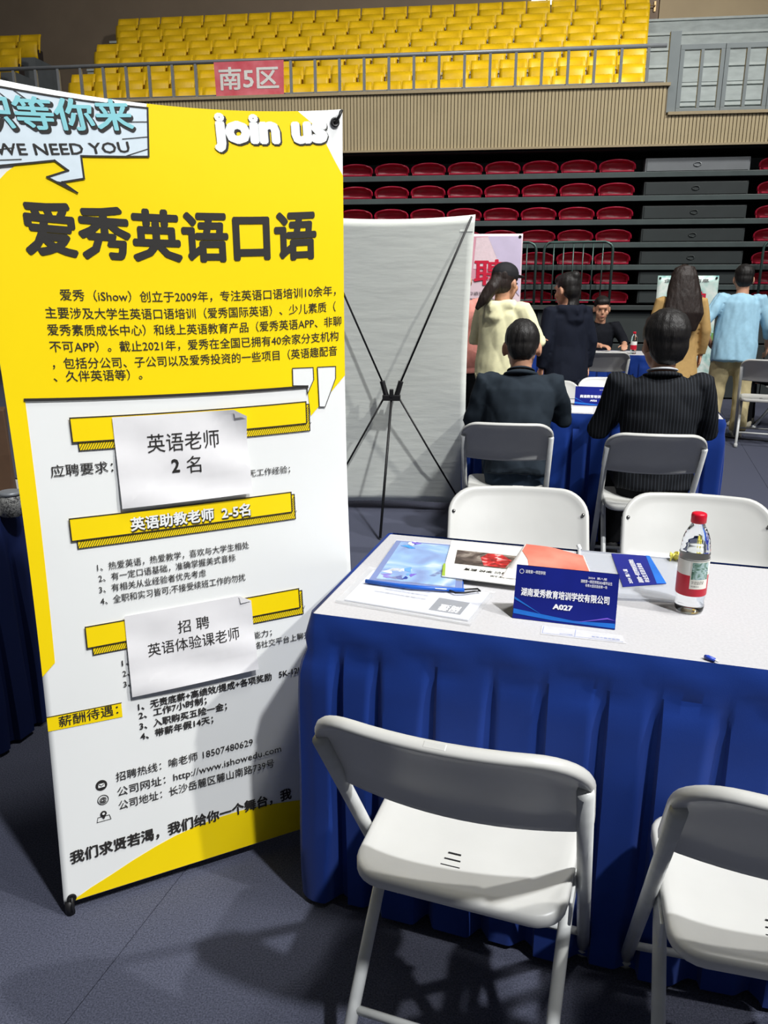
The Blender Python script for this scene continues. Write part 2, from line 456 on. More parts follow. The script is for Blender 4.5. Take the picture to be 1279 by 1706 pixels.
wu = bbox('wall_upper', (-16, .9 + 7 * GO + .05, 2), (9, .9 + 7 * GO + .25, 12), M_upper); struct(wu, 'brown wall above the yellow seats')
YW = .9 + 7 * GO + .05
bbox('wall_panel', (1.575, YW - .04, 5.6), (9, YW, 12), M_upper2, wu)
dr = bbox('door_1', (.80, YW - .06, 6.0), (1.555, YW, 8.1), mat('door_brown', (128, 108, 90), .6)); struct(dr, 'brown door at the top of the stand')
hd = MB().box((1.465, YW - .085, 6.36), (1.50, YW - .06, 6.53)).tube([(1.482, YW - .07, 6.45), (1.482, YW - .12, 6.45), (1.37, YW - .12, 6.45)], .012, 6)
hd.build('handle', mat('handle_brass', (220, 190, 140), .3, .8), dr)
wi = bbox('window_1', (-.80, YW - .05, 6.55), (-.24, YW, 7.3), mat('window_daylight', (240, 250, 245), .5, emit=2.2)); struct(wi, 'small bright window above the yellow seats')
bbox('window_frame', (-.53, YW - .07, 6.54), (-.50, YW - .05, 7.3), mat('window_bar', (60, 60, 56), .6), wi)
bbox('window_frame', (-.83, YW - .08, 6.51), (-.21, YW - .05, 6.55), mat('window_bar', (60, 60, 56), .6), wi)

# yellow seats
M_yel = mat('seat_yellow_plastic', (232, 188, 8), .45, nscale=9, namt=.08)
M_yel2 = mat('seat_yellow_pan', (226, 184, 8), .45, nscale=9, namt=.1)
M_brk = mat('seat_bracket', (70, 62, 60), .6, .4)
def yellow_seat():
    root = empty('stadium_seat')
    def f(u, v):
        x = (u - .5) * .43 * (1 - .03 * v); z = .15 + .36 * v
        return (x, .13 + .10 * v - .05 * (2 * u - 1) ** 2 + (.02 if v > .9 else 0), z - .012 * (2 * u - 1) ** 2 * v)
    b = MB().grid(f, 8, 5); o = b.build('backrest', M_yel, root, True)
    s = o.modifiers.new('s', 'SOLIDIFY'); s.thickness = .022; s.offset = 0
    def g(u, v):
        x = (u - .5) * .405; z = .02 + .32 * v
        return (x, -.005 + .035 * v + .03 * (2 * u - 1) ** 2 - .03 * sin(pi * v), z)
    o = MB().grid(g, 8, 5).build('seat_pan', M_yel2, root, True)
    s = o.modifiers.new('s', 'SOLIDIFY'); s.thickness = .03; s.offset = 0
    for q in (-1, 1): MB().box((q * .2 - .01, .05, 0), (q * .2 + .01, .2, .2)).build('bracket', M_brk, root)
    return root
yp = yellow_seat(); first = True; YSP = .447
for i in range(7):
    zr = 3.50 + i * RISE; br = 1.0 + i * GO + .12
    aR = .41 + i * .117
    n = [20, 20, 21, 21, 22, 22, 23][i]
    for j in range(n):
        a = aR - j * YSP
        o = yp if first else copy_tree(yp); first = False
        o.matrix_world = BM @ Matrix.Translation((a, br, zr))
        tag(o, f'yellow stadium seat, {ORD[i + 1]} row up from the rail, {ORD[j + 1]} from the concrete steps', 'seat', 'yellow seats of the upper stand')
for i in range(3, 6):
    for j in range(3):
        o = copy_tree(yp); o.matrix_world = BM @ Matrix.Translation((-10.42 - j * YSP, 1.12 + i * GO, 3.5 + i * RISE))
        tag(o, f'yellow stadium seat of the far left block, {["lowest", "middle", "highest"][i - 3]} row, {ORD[j + 1]} from the stairs', 'seat', 'yellow seats of the far left block')

# red cloth sign on the rail
def on_bm(a, z, b=-.05): return BP(a, b, z)
sg = empty('section_sign'); tag(sg, 'red cloth sign with white characters tied to the guard rail', 'sign')
AS0, AS1 = -5.06, -4.14
def sgf(off=0.0):
    return lambda x, y: BP(AS0 + x, -.045 - off + .008 * sin(x * 9 + 1) * (1 - y / .42), 3.83 + y)
merge([decal([(0, .0), (.92, .0), (.93, .415), (-.01, .415)], sgf(), .06, .06)]).build('cloth', mat('sign_red', (206, 74, 88), .7, nscale=6, namt=0, rgb2=(222, 120, 130)), sg, True)
raw('lettering', text_map('南5区', .05, .86, .085, .25, sgf(.004), .02), mat('sign_white', (226, 226, 222), .7), sg)

# ================================================================== FOLDING CHAIR (back top at y=0, sitter faces +y)
def rrect(hw, y0, y1, rad, n=6, hw2=None):
    """rounded (trapezoid) outline, counter clockwise; hw at y0, hw2 at y1"""
    hw2 = hw if hw2 is None else hw2
    out = []
    for (cx, cy, a0) in ((hw2 - rad, y1 - rad, 0), (-hw2 + rad, y1 - rad, pi / 2), (-hw + rad, y0 + rad, pi), (hw - rad, y0 + rad, 3 * pi / 2)):
        for k in range(n + 1):
            t = a0 + pi / 2 * k / n
            out.append((cx + rad * cos(t), cy + rad * sin(t)))
    return out
BACK0 = Vector((0, -.002, .80)); LEGD = Vector((0, .495, -.775))       # side tubes: from the back top to the front feet
def make_chair():
    root = empty('folding_chair')
    # --- side tubes that are the front legs
    HX = .213
    for s in (-1, 1):
        top = Vector((s * HX, .029, .733)); foot = Vector((s * (HX - .004), .497, .012))
        lg = MB().tube([top, top.lerp(foot, .5), foot], .0135, 12).build('leg', M_tube, root, True)
        MB().tube([foot + Vector((0, -.012, .02)), foot + Vector((0, .004, -.012))], .0175, 12).build('foot_cap', M_rubber, lg, True)
        # rear leg, inside the side tubes
        t2 = Vector((s * .183, .335, .405)); f2 = Vector((s * .183, -.015, .012))
        lg = MB().tube([t2, t2.lerp(f2, .12), t2.lerp(f2, .5), f2], .0125, 12).build('leg', M_tube, root, True)
        MB().tube([f2 + Vector((0, .012, .02)), f2 + Vector((0, -.006, -.012))], .0165, 12).build('foot_cap', M_rubber, lg, True)
        # pivot bracket and bolt
        MB().tube([(s * .17, .252, .395), (s * .222, .252, .395)], .006, 8).build('pivot_bolt', M_steel, root, True)
        MB().box((s * .196 - .003, .16, .37), (s * .196 + .003, .33, .42)).build('bracket', M_tube, root, bevel=.002)
    MB().tube([(-.209, .43, .115), (.209, .43, .115)], .0085, 10).build('crossbar', M_tube, root, True)
    MB().tube([(-.183, .085, .125), (.183, .085, .125)], .0085, 10).build('crossbar', M_tube, root, True)
    # --- seat: concentric outlines
    rs = []
    for inset, dz in ((.012, -.026), (.003, -.026), (.0, -.022), (.0, -.008), (.002, -.003), (.006, -.0005), (.014, .0), (.03, -.003), (.06, -.008), (.10, -.011), (.14, -.012)):
        o = rrect(.192 - inset, .088 + inset, .435 - inset, max(.012, .055 - inset * .3), 6, .200 - inset)
        rs.append([(x, y, .447 + dz - .012 * max(0, (.16 - y)) / .08 * (1 if inset < .05 else .6)) for x, y in o])
    st = MB().rings(rs).build('seat', M_chair, root, True)
    for k, wd in ((0, .012), (1, .015), (2, .018)):
        ys = .190 - k * .017; zs = .4368 - max(0, .16 - ys) / .08 * .0072
        MB().box((-wd - .02, ys, zs - .001), (wd - .02, ys + .0028, zs + .0012)).build('slot', M_dark, st)
    # --- backrest: bent panel with rounded outline and a curled rim
    tilt = Vector((0, .495, -.775)).normalized()
    def bk(x, h, d):           # x across, h down from the top, d towards the sitter
        bow = .040 * (1 - (x / .225) ** 2)
        crown = .010 * (1 - (x / .225) ** 2)
        p = Vector((x, 0, .803 + crown)) + tilt * h
        nrm = Vector((0, tilt.z, -tilt.y)); nrm = Vector((0, .84, .54))
        return p + Vector((0, .84, .5)) * (d) + Vector((0, -1, -.2)) * bow
    def outline(ins):
        pts = []
        hw = .226 - ins; r = .085 - ins * .5; Hh = .232
        for (cx, cy, a0, rr) in ((hw - r, ins + r, -pi / 2, r), (hw - .03, Hh - ins - .03, 0, .03), (-hw + .03, Hh - ins - .03, pi / 2, .03), (-hw + r, ins + r, pi, r)):
            for k in range(9):
                t = a0 + pi / 2 * k / 8
                pts.append((cx + rr * cos(t), cy + rr * sin(t)))
        # densify the long straight top and bottom so that the bow is smooth
        out = []
        for k in range(len(pts)):
            p, q = pts[k], pts[(k + 1) % len(pts)]
            n = max(1, int(math.hypot(q[0] - p[0], q[1] - p[1]) / .03))
            for j in range(n): out.append((p[0] + (q[0] - p[0]) * j / n, p[1] + (q[1] - p[1]) * j / n))
        return out
    N0 = len(outline(0))
    rings = []
    for ins, d in ((.116, .004), (.08, .004), (.05, .004), (.030, .002), (.012, -.006), (.004, -.010), (.0, -.004), (.0, .006), (.004, .013), (.012, .015), (.02, .012), (.04, .011), (.08, .011), (.116, .011)):
        base = outline(0)
        cxy = (0, .1)
        rr = []
        for (x, h) in base:
            rr.append(bk(x * (.226 - ins) / .226, .116 + (h + (.012 * (1 - (x / .226) ** 2) if h > .18 else 0) - .116) * (.116 - ins) / .116, d))
        rings.append(rr)
    m = MB().rings(rings, False)
    br = m.build('backrest', M_chair, root, True)
    MB().rings([[bk(x, h, d) for x, h in ((-.018, -.0005), (.018, -.0005), (.018, .006), (-.018, .006))] for d in (-.004, .009)]).build('hang_tab', M_chair, br, bevel=.002)
    for s in (-1, 1):
        p = bk(s * .207, .085, -.012); q = bk(s * .207, .085, .018)
        MB().tube([p, q], .0055, 10).build('screw', M_steel, br, True)
    return root
chair0 = make_chair()
def place_chair(x, y, rz, label, group=None, first=[True]):
    o = chair0 if first[0] else copy_tree(chair0); first[0] = False
    o.location = (x, y, 0); o.rotation_euler = (0, 0, rz)
    tag(o, label, 'chair', group); return o
TR = R(-16.9)
G1 = 'white folding chairs around the near table'
place_chair(.086, 1.05, R(-19.5), 'white folding chair in front of the near table, closest to the yellow banner', G1)
place_chair(.618, .885, R(-14), 'white plastic folding chair cut off by the lower right corner', G1)
place_chair(.44, 2.52, R(180 - 7), 'empty white folding chair behind the table, nearest the crossed banner poles', G1)
place_chair(.99, 2.42, R(180 - 14), 'empty white folding chair behind the table, behind the water bottle', G1)
G2 = 'white folding chairs of the second booth'
place_chair(.60, 3.82, R(-9), 'white folding chair under the man with cropped hair', G2)
place_chair(1.235, 3.53, R(-10), 'white folding chair under the man in the pinstriped suit', G2)
place_chair(1.13, 5.55, R(172), 'white chair back left of the small navy name card', G2)
place_chair(1.62, 5.72, R(168), 'white chair back right of the small navy name card', G2)
G3 = 'white folding chairs of the farther booths'
place_chair(2.22, 8.0, R(-8), 'white folding chair in front of the man in dark shirt', G3)
place_chair(3.42, 7.15, R(-25), 'white folding chair beside the person in light blue shirt', G3)
place_chair(4.38, 8.12, R(60), 'white folding chair of the person at the right edge', G3)

# ================================================================== TABLES
def make_table(name_label, skirt_label, loc, rz, L, D, dent=None, seed=1, pleat=.105, cloth=None, top_mat=None):
    rnd = random.Random(seed)
    t = empty('folding_table', loc, rz); tag(t, name_label, 'table')
    MB().box((0, 0, .722), (L, D, .75)).build('tabletop', top_mat or M_top, t, bevel=.004)
    for x in (.12, L - .12):
        for y in (.12, D - .12):
            MB().tube([(x, y, .001), (x, y, .722)], .014, 8).build('leg', M_rail, t, True)
    s = empty('table_skirt', loc, rz); tag(s, skirt_label, 'table skirt')
    # path around the table edge: back right -> right -> front -> left -> back
    path = []; step = .006
    def seg(p, q, nrm):
        n = int((Vector(q) - Vector(p)).length / step)
        for k in range(n): path.append((Vector(p).lerp(Vector(q), k / n), Vector(nrm)))
    o = .008
    def corner(cx, cy, a0, r=.02):
        for k in range(7):
            a = a0 + (pi / 2) * k / 6 * -1
            path.append((Vector((cx + r * cos(a), cy + r * sin(a))), Vector((cos(a), sin(a)))))
    seg((L - .02, D + o), (L - .02, D + o - .001), (0, 1)) if False else None
    seg((.02, D + o), (L - .02, D + o), (0, 1)); corner(L - .012, D - .012, pi / 2)
    seg((L + o, D - .02), (L + o, .02), (1, 0)); corner(L - .012, .012, 0)
    seg((L - .02, -o), (.02, -o), (0, -1)); corner(.012, .012, -pi / 2)
    seg((-o, .02), (-o, D - .02), (-1, 0)); corner(.012, D - .012, pi)
    N = len(path); S = [0]
    for k in range(1, N): S.append(S[-1] + (path[k][0] - path[k - 1][0]).length)
    # irregular pleats
    edges = [0.0]
    while edges[-1] < S[-1]: edges.append(edges[-1] + pleat * rnd.uniform(.78, 1.25))
    amp = [rnd.uniform(.7, 1.2) for _ in edges]; bul = [rnd.uniform(.3, .9) for _ in edges]
    import bisect
    NT = 26
    def f(u, v):
        k = min(int(round(u * N)), N) % N
        p, n = path[k]; sx = S[k]
        i = max(0, bisect.bisect_right(edges, sx) - 1); fr = (sx - edges[i]) / (edges[min(i + 1, len(edges) - 1)] - edges[i] + 1e-9)
        z = .752 - v * .737
        if v < .003: return (p.x - n.x * .004, p.y - n.y * .004, .7525)
        g = max(0.0, min(1.0, (v - .10) / .08)); g = g * g * (3 - 2 * g)
        # asymmetrical pleat: swells slowly, folds back quickly
        th = .22 + .30 * v * bul[i] + .05 * sin(v * 7 + i)
        q_ = min(1.0, fr / th); pr = q_ * q_ * (3 - 2 * q_)
        if fr > .95: pr *= max(0, (1 - fr) / .05)
        amplitude = (.011 + .024 * v) * amp[i]
        off = g * amplitude * pr + .010 * g * v * sin(sx * 5 + seed) + .006 * sin(pi * min(1, v / .14)) * (1 - g)
        off += .004 * g * sin(v * 9 * bul[i] + i) * pr
        off += (1 - g) * .003 * sin(sx * 38 + v * 60)
        off += .03 * sin(pi * min(1, v * 1.0)) * (.5 if n.x < -.5 else .15)
        if dent and n.x < -.3: off -= dent(p.y, v)
        side = (fr - .5) * .012 * g * v
        tx, ty = -n.y, n.x
        return (p.x + n.x * off + tx * side, p.y + n.y * off + ty * side, z)
    c = MB().grid(f, N, NT).build('cloth', cloth or M_blue, s, True)
    c.data.set_sharp_from_angle(angle=R(32))
    # clips of the skirt seam
    return t, s
TAB = Vector((-.160, 1.628, 0))
def dent(b, v):
    k = max(0.0, min(1.0, (b - .10) / .16)); k = k * k * (3 - 2 * k)
    return k * (.012 + .082 * v + .02 * sin(pi * v))
make_table('folding table with white speckled cover holding folders, name card and water bottle', 'royal blue pleated skirt around the near table', tuple(TAB), TR, 1.8, .61, dent, 3)
make_table('folding table with white top in front of the two seated men', 'blue skirt on the table of the two seated men', (.50, 4.60, 0), R(-15), 1.38, .60, None, 8)
make_table('folding table behind the standing person in navy jacket', 'blue skirt on the far table with two small bottles', (1.35, 8.50, 0), R(-12), 1.5, .6, None, 5)
make_table('folding table with grey top left of the yellow banner', 'dark navy skirt on the table left of the yellow banner', (-2.62, 2.60, 0), R(-15), 1.42, .6, None, 6,
           cloth=mat('skirt_navy', (14, 26, 66), .75, nscale=5, namt=.1, spec=.2), top_mat=mat('table_cover_grey', (150, 150, 150), .8, nscale=120, namt=.06))
TM = Matrix.Translation(TAB) @ Matrix.Rotation(TR, 4, 'Z')
def TP(a, b, z=.7512): return TM @ Vector((a, b, z))

# ================================================================== YELLOW BANNER
AZ, LEAN = R(26.8), R(3.3)
BU = Vector((cos(AZ), sin(AZ), 0)); BN = Vector((-sin(AZ), cos(AZ), 0)); BV = Vector((0, 0, cos(LEAN))) + BN * sin(LEAN)
BO = Vector((-.763, 1.559, .03)); BH = 1.812; BF = BU.cross(BV).normalized()
if BF.dot(BN) > 0: BF = -BF                     # points to the reader
def bsurf(off=0.0):
    def f(u, v):
        t = v / 1.8; a = u / .4 - 1
        wv = sin(pi * min(max(t, 0), 1))
        uu = .4 + (u - .4) * (1 - .055 * wv)
        vv = v - .028 * (1 - a * a) * max(t, 0) ** 3
        ripple = .004 * sin(u * 5 + v * 2.2) * wv + .0007 * sin(v * 15 + u * 5) * (t ** 2)
        return BO + BU * uu + BV * vv + BF * (off + ripple)
    return f
ban = empty('roll_banner', tuple(BO), 0)
bpy.context.view_layer.update()
def bpart(name, m, mt, parent=None, smooth=False):
    m.v = [Vector(v) - BO for v in m.v]
    o = raw(name, m, mt, parent or ban)
    if smooth: o.data.shade_smooth()
    return o
ban.name = 'x_banner'
tag(ban, 'tall yellow and white recruitment banner with black characters, nearest the camera', 'banner')
f0 = bsurf()
m = MB().grid(lambda x, y: f0(.8 * x, BH * y), 60, 140); sh = bpart('sheet', m, M_white_print, smooth=True)
sd = sh.modifiers.new('s', 'SOLIDIFY'); sd.thickness = .0008; sd.offset = -1
O1, O2, O3, O4 = .0012, .0022, .0031, .0040
# yellow field: body with cut corners, left strip
yel = [(0, 1.1975), (.038, 1.1975), (.6954, 1.1879), (.8, 1.2079), (.8, 1.668), (.7787, 1.7027), (.7561, 1.7428), (.7268, 1.7826),
       (.69, BH), (.356, BH), (.352, 1.72), (.2144, 1.695), (.0908, 1.6592), (.0694, 1.6427), (.0501, 1.6216), (.0, 1.575)]
bpart('yellow_field', decal(yel, bsurf(O1), .05, .05), M_yellow_print, smooth=True)
bpart('yellow_strip', decal([(0, .5825), (.0301, .6105), (.038, 1.1975), (0, 1.1975)], bsurf(O1), .05, .05), M_yellow_print, smooth=True)
bpart('yellow_corner', decal([(.6954, 1.1879), (.7024, 1.117), (.8, 1.2079)], bsurf(O1), .05, .05), M_yellow_print, smooth=True)
bot = [(0.004, .002), (.0255, .006), (.06, .022), (.1095, .0401), (.165, .062), (.2208, .0807), (.27, .094), (.3215, .1025), (.38, .109), (.441, .110), (.51, .104), (.5806, .0931), (.66, .078), (.73, .06), (.798, .035), (.798, .001)]
bpart('yellow_swoosh', decal(bot, bsurf(O1), .05, .05), M_yellow_print, smooth=True)
# speech bubble
bub = [(.3571, 1.803), (.3502, 1.7046), (.2144, 1.6919), (.215, 1.6479), (.1712, 1.6361), (.1979, 1.6184), (.1437, 1.6426), (.1858, 1.6605), (.1623, 1.6766), (.0546, 1.651), (.006, 1.639), (.006, 1.797)]
bpart('speech_bubble', decal(bub, bsurf(O2), .05, .05), M_pale_print, smooth=True)
bpart('bubble_outline', merge([decal(q, bsurf(O3), .06, .06) for q in stroke(bub, .0035, True)]), M_black_print)
bpart('bubble_tail_shade', decal([(.1979, 1.6184), (.158, 1.637), (.1712, 1.6361)], bsurf(O3)), M_black_print)
for (x0, y0, x1, y1) in ((.06, 1.80, .11, 1.765), (.10, 1.80, .125, 1.785), (.30, 1.735, .354, 1.745), (.30, 1.70, .35, 1.72), (.02, 1.67, .09, 1.69), (.02, 1.655, .10, 1.67), (.31, 1.77, .355, 1.775), (.03, 1.79, .07, 1.75)):
    for q in stroke([(x0, y0), (x1, y1)], .0016): bpart('bubble_ray', decal(q, bsurf(O3), .06, .06), M_black_print)
def btext(body, u0, u1, v, h, mt=None, bold=0.004, off=O2, name='text_line', **k):
    mm = text_map(body, u0, u1, v, h, bsurf(off), bold, **k)
    return bpart(name, mm, mt or M_black_print)
btext('职等你来', .030, .334, 1.713, .056, M_black_print, .055, O3, 'bubble_lettering_shadow', rot=.13)
btext('职等你来', .027, .330, 1.717, .056, M_teal_print, .022, O4, 'bubble_lettering', rot=.13)
btext('WE NEED YOU', .055, .3167, 1.671, .0215, M_black_print, .012, O3, 'bubble_lettering', rot=.15, fit=True)
btext('join us', .4965, .7665, 1.7195, .083, M_black_print, .078, O2, 'heading_shadow', fit=True, slant=-.05)
btext('join us', .4938, .7635, 1.7224, .083, M_white_print, .062, O3, 'heading', fit=True, slant=-.05)
btext('爱秀英语口语', .0831, .7289, 1.4897, .0985, M_black_print, .036, O2, 'heading')
for body, u0, u1, v in (('爱秀（iShow）创立于2009年，专注英语口语培训10余年，', .1369, .7777, 1.3996), ('主要涉及大学生英语口语培训（爱秀国际英语）、少儿素质（', .103, .777, 1.3623),
        ('爱秀素质成长中心）和线上英语教育产品（爱秀英语APP、非聊', .1022, .792, 1.3273), ('不可APP）。截止2021年，爱秀在全国已拥有40余家分支机构', .1021, .7835, 1.2928),
        ('，包括分公司、子公司以及爱秀投资的一些项目（英语趣配音', .1031, .7788, 1.258), ('、久伴英语等）。', .1014, .2915, 1.2308)):
    btext(body, u0, u1, v, .0222)
# divider and quotation marks
bpart('divider', merge([decal(q, bsurf(O3), .06, .06) for q in stroke([(.0385, 1.1945), (.6946, 1.1894)], .0062)]), M_black_print)
for q in ([(.6571, 1.2362), (.7123, 1.234), (.7128, 1.2049), (.6947, 1.1723), (.6947, 1.1914), (.6568, 1.1945)], [(.7238, 1.2338), (.7737, 1.2317), (.773, 1.2032), (.7417, 1.1358), (.726, 1.1373)]):
    bpart('quotation_mark', decal(q, bsurf(O2)), M_white_print)
    bpart('quotation_outline', merge([decal(s_, bsurf(O3)) for s_ in stroke(q, .002, True)]), M_black_print)
# heading boxes with hatched shadow
def heading_box(u0, u1, v0, v1, gap=.012):
    sh_ = [(u0 + gap, v0 - .019), (u1 + .009, v0 - .019), (u1 + .009, v1 - .007), (u0 + gap, v1 - .007)]
    o = bpart('heading_box', decal([(u0, v0), (u1, v0), (u1, v1), (u0, v1)], bsurf(O3)), M_yellow_print)
    bpart('box_shadow', decal(sh_, bsurf(O1)), M_yellow_print)
    L_ = [decal(q, bsurf(O2)) for q in stroke(sh_, .0022, True)]
    x = u0 + gap
    while x < u1 + .004:
        L_ += [decal(q, bsurf(O2)) for q in stroke([(x, v0 - .018), (x + .012, v0 + .001)], .0013)]; x += .0056
    y = v0
    while y < v1 - .018:
        L_ += [decal(q, bsurf(O2)) for q in stroke([(u1 + .0005, y), (u1 + .0085, y + .010)], .0013)]; y += .0056
    bpart('box_hatching', merge(L_), M_black_print)
    bpart('box_outline', merge([decal(q, bsurf(O4)) for q in stroke([(u0, v0), (u1, v0), (u1, v1), (u0, v1)], .0024, True)]), M_black_print)
heading_box(.1235, .6895, 1.1005, 1.1535)
heading_box(.0957, .639, .8835, .934)
heading_box(.1036, .645, .631, .682)
btext('英语助教老师  2-5名', .2310, .5276, .8885, .0285, M_black_print, .05, .0050, 'box_lettering_shadow')
btext('英语助教老师  2-5名', .2296, .5262, .8905, .0285, M_white_print, .03, .0058, 'box_lettering')
btext('应聘要求：', .0696, .205, 1.0285, .0245)
btext('无工作经验；', .5294, .640, .9838, .0165)
btext('1、热爱英语，热爱教学，喜欢与大学生相处', .1447, .5175, .807, .0172)
btext('2、有一定口语基础，准确掌握美式音标', .1451, .4798, .7811, .0172)
btext('3、有相关从业经验者优先考虑', .1436, .4012, .7548, .0172)
btext('4、全职和实习皆可;不接受续班工作的勿扰', .1441, .502, .727, .0178)
btext('能力；', .5112, .5625, .5709, .0172); btext('络社交平台上聊天；', .5116, .678, .5432, .0176); btext('；', .514, .518, .517, .016)
btext('1、', .1783, .1955, .5705, .0166); btext('2、', .1778, .1946, .5438, .017); btext('3、', .1775, .1936, .5172, .017)
btext('1、无责底薪+高绩效/提成+各项奖励   5K-12k', .2067, .6387, .4517, .0188, bold=.022)
btext('2、工作7小时制；', .2065, .376, .4290, .0188, bold=.022)
btext('3、入职购买五险一金；', .2062, .427, .4013, .0190, bold=.022)
btext('4、带薪年假14天；', .2061, .389, .3747, .0190, bold=.022)
bpart('heading_band', decal([(.0, .4496), (.1686, .4450), (.1686, .4815), (.0, .4850)], bsurf(O1)), M_yellow_print)
bpart('band_edge', merge([decal(q, bsurf(O2)) for q in stroke([(.0, .4850), (.1686, .4815)], .0018)]), M_black_print)
btext('薪酬待遇：', .0249, .160, .4545, .025, bold=.006)
btext('招聘热线：喻老师 18507480629', .1409, .4882, .2838, .0222)
btext('公司网址：http://www.ishowedu.com', .1412, .5636, .2439, .0228)
btext('公司地址：长沙岳麓区麓山南路739号', .1417, .5412, .2076, .0228)
btext('我们求贤若渴，我们给你一个舞台，我', .022, .5829, .1017, .0305, bold=.03)
# contact icons
def circ(cx, cy, r, n=20, a0=0, a1=2 * pi): return [(cx + r * cos(a0 + (a1 - a0) * k / n), cy + r * sin(a0 + (a1 - a0) * k / n)) for k in range(n)]
bpart('mail_icon', decal(circ(.1061, .284, .0135), bsurf(O1)), M_black_print)
bpart('mail_icon_envelope', merge([decal([(.0985, .279), (.1137, .279), (.1137, .289), (.0985, .289)], bsurf(O2))]), M_white_print)
bpart('mail_icon_flap', merge([decal(q, bsurf(O3)) for q in stroke([(.0985, .289), (.1061, .283), (.1137, .289)], .0014)]), M_black_print)
bpart('at_icon_ring', merge([decal(q, bsurf(O1)) for q in stroke(circ(.107, .2452, .0122, 22), .0018, True)]), M_black_print)
btext('@', .0985, .1155, .2372, .016, bold=.02, name='at_icon', fit=True)
bpart('pin_icon', decal(circ(.1053, .2095, .0075, 16), bsurf(O2)), M_black_print)
bpart('pin_icon_tip', decal([(.0985, .2070), (.1053, .1950), (.1121, .2070)], bsurf(O2)), M_black_print)
bpart('pin_icon_hole', decal(circ(.1053, .2100, .0032, 12), bsurf(O3)), M_white_print)
bpart('pin_icon_map', merge([decal(q, bsurf(O1)) for q in stroke([(.097, .202), (.092, .202), (.089, .190), (.1215, .190), (.1185, .202), (.1135, .202)], .0014, True)]), M_black_print)
# grommets, corner hooks, poles behind
def world_pt(u, v, off=0.0): return bsurf(off)(u, v) - BO
for (u, v, du, dv) in ((.780, 1.785, .014, .022), (.018, .012, -.002, -.03), (.018, 1.785, -.014, .02), (.782, .014, .002, -.028)):
    c = bsurf(.002)(u, v)
    mm = MB()
    mm.rings([[c + BU * (r * cos(2 * pi * k / 16)) + BV * (r * sin(2 * pi * k / 16)) + BF * d for k in range(16)] for r, d in ((.011, 0), (.011, .002), (.0085, .003), (.005, .002), (.005, -.001))], False)
    bpart('grommet', mm, M_dark)
    p0 = c + BF * .004; p1 = bsurf(.010)(u + du, v + dv); p2 = bsurf(-.018)(u + du * 1.2, v + dv * 1.1)
    bpart('hook', MB().tube([c - BF * .006, p0, p0.lerp(p1, .5) + BF * .004, p1, p2], .0032, 8), M_dark, smooth=True)
hub = bsurf(-.10)(.4, .86)
bpart('hub', MB().box((-.03, -.02, -.03), (.03, .02, .03), Matrix.Translation(hub) @ Matrix.Rotation(AZ, 4, 'Z')), M_dark)
for (u, v) in ((.79, 1.80), (.01, 1.80), (.012, -.012), (.788, -.012)):
    e = bsurf(-.02)(u, v)
    if v < 0: e.z = .012
    bpart('pole', MB().tube([hub, hub.lerp(e, .5) - BF * .02, e], .0055, 8), M_dark, smooth=True)
e = bsurf(0)(.012, -.012); e.z = .0
bpart('foot', MB().tube([e + Vector((0, 0, .0)), e + Vector((0, 0, .035))], .011, 10), M_dark, smooth=True)
bpart('rear_leg', MB().tube([hub, Vector((hub.x, hub.y, 0)) - BF * .42 + Vector((0, 0, .012))], .008, 8), M_dark, smooth=True)

# white sheets taped onto the banner
def sheet(u0, u1, v0, v1, label, lines, curl):
    r = empty('notice_sheet', tuple(bsurf(.006)((u0 + u1) / 2, v0))); tag(r, label, 'paper', 'white notices taped on the banner')
    base = Vector(r.location)
    def fs(off=0.0):
        b_ = bsurf(0)
        def g(u, v):
            x = (u - u0) / (u1 - u0); y = (v - v0) / (v1 - v0)
            lift = .006 + .010 * (1 - y) ** 2 * (.4 + .6 * x) + .003 * sin(x * 8 + y * 5) * (1 - abs(2 * y - 1)) + .004 * sin(y * 14 + x * 3) * (1 - y) * .6
            if curl: lift += .016 * max(0, x + y - 1.72) / .28
            return b_(u, v) + BF * (lift + off) - base
        return g
    q = .032
    poly = [(u0, v0), (u1 + .004, v0 + .002), (u1, v1 - q * .55), (u1 - q, v1), (u0, v1)]
    o = decal(poly, fs(), .02, .02).build('sheet', M_paper, r, True)
    decal([(u1 - q, v1), (u1, v1 - q * .55), (u1 - q * .9, v1 - q * .62)], fs(.003), .02, .02).build('folded_corner', M_paper, r)
    for body, a, b, v, h, bold in lines:
        raw('text_line', text_map(body, a, b, v, h, fs(.0012), bold), M_black_print, r)
sheet(.2141, .5285, .9445, 1.1505, 'white notice with two text lines on the upper banner box', [('英语老师', .2865, .459, 1.0648, .0405, .0), ('2', .338, .3575, 1.0125, .0375, .03), ('名', .3735, .4085, 1.0105, .038, 0)], True)
sheet(.194, .5115, .4925, .692, 'white notice with two text lines on the lower banner box', [('招 聘', .3185, .3975, .6262, .030, 0), ('英语体验课老师', .2415, .473, .5826, .030, 0)], False)

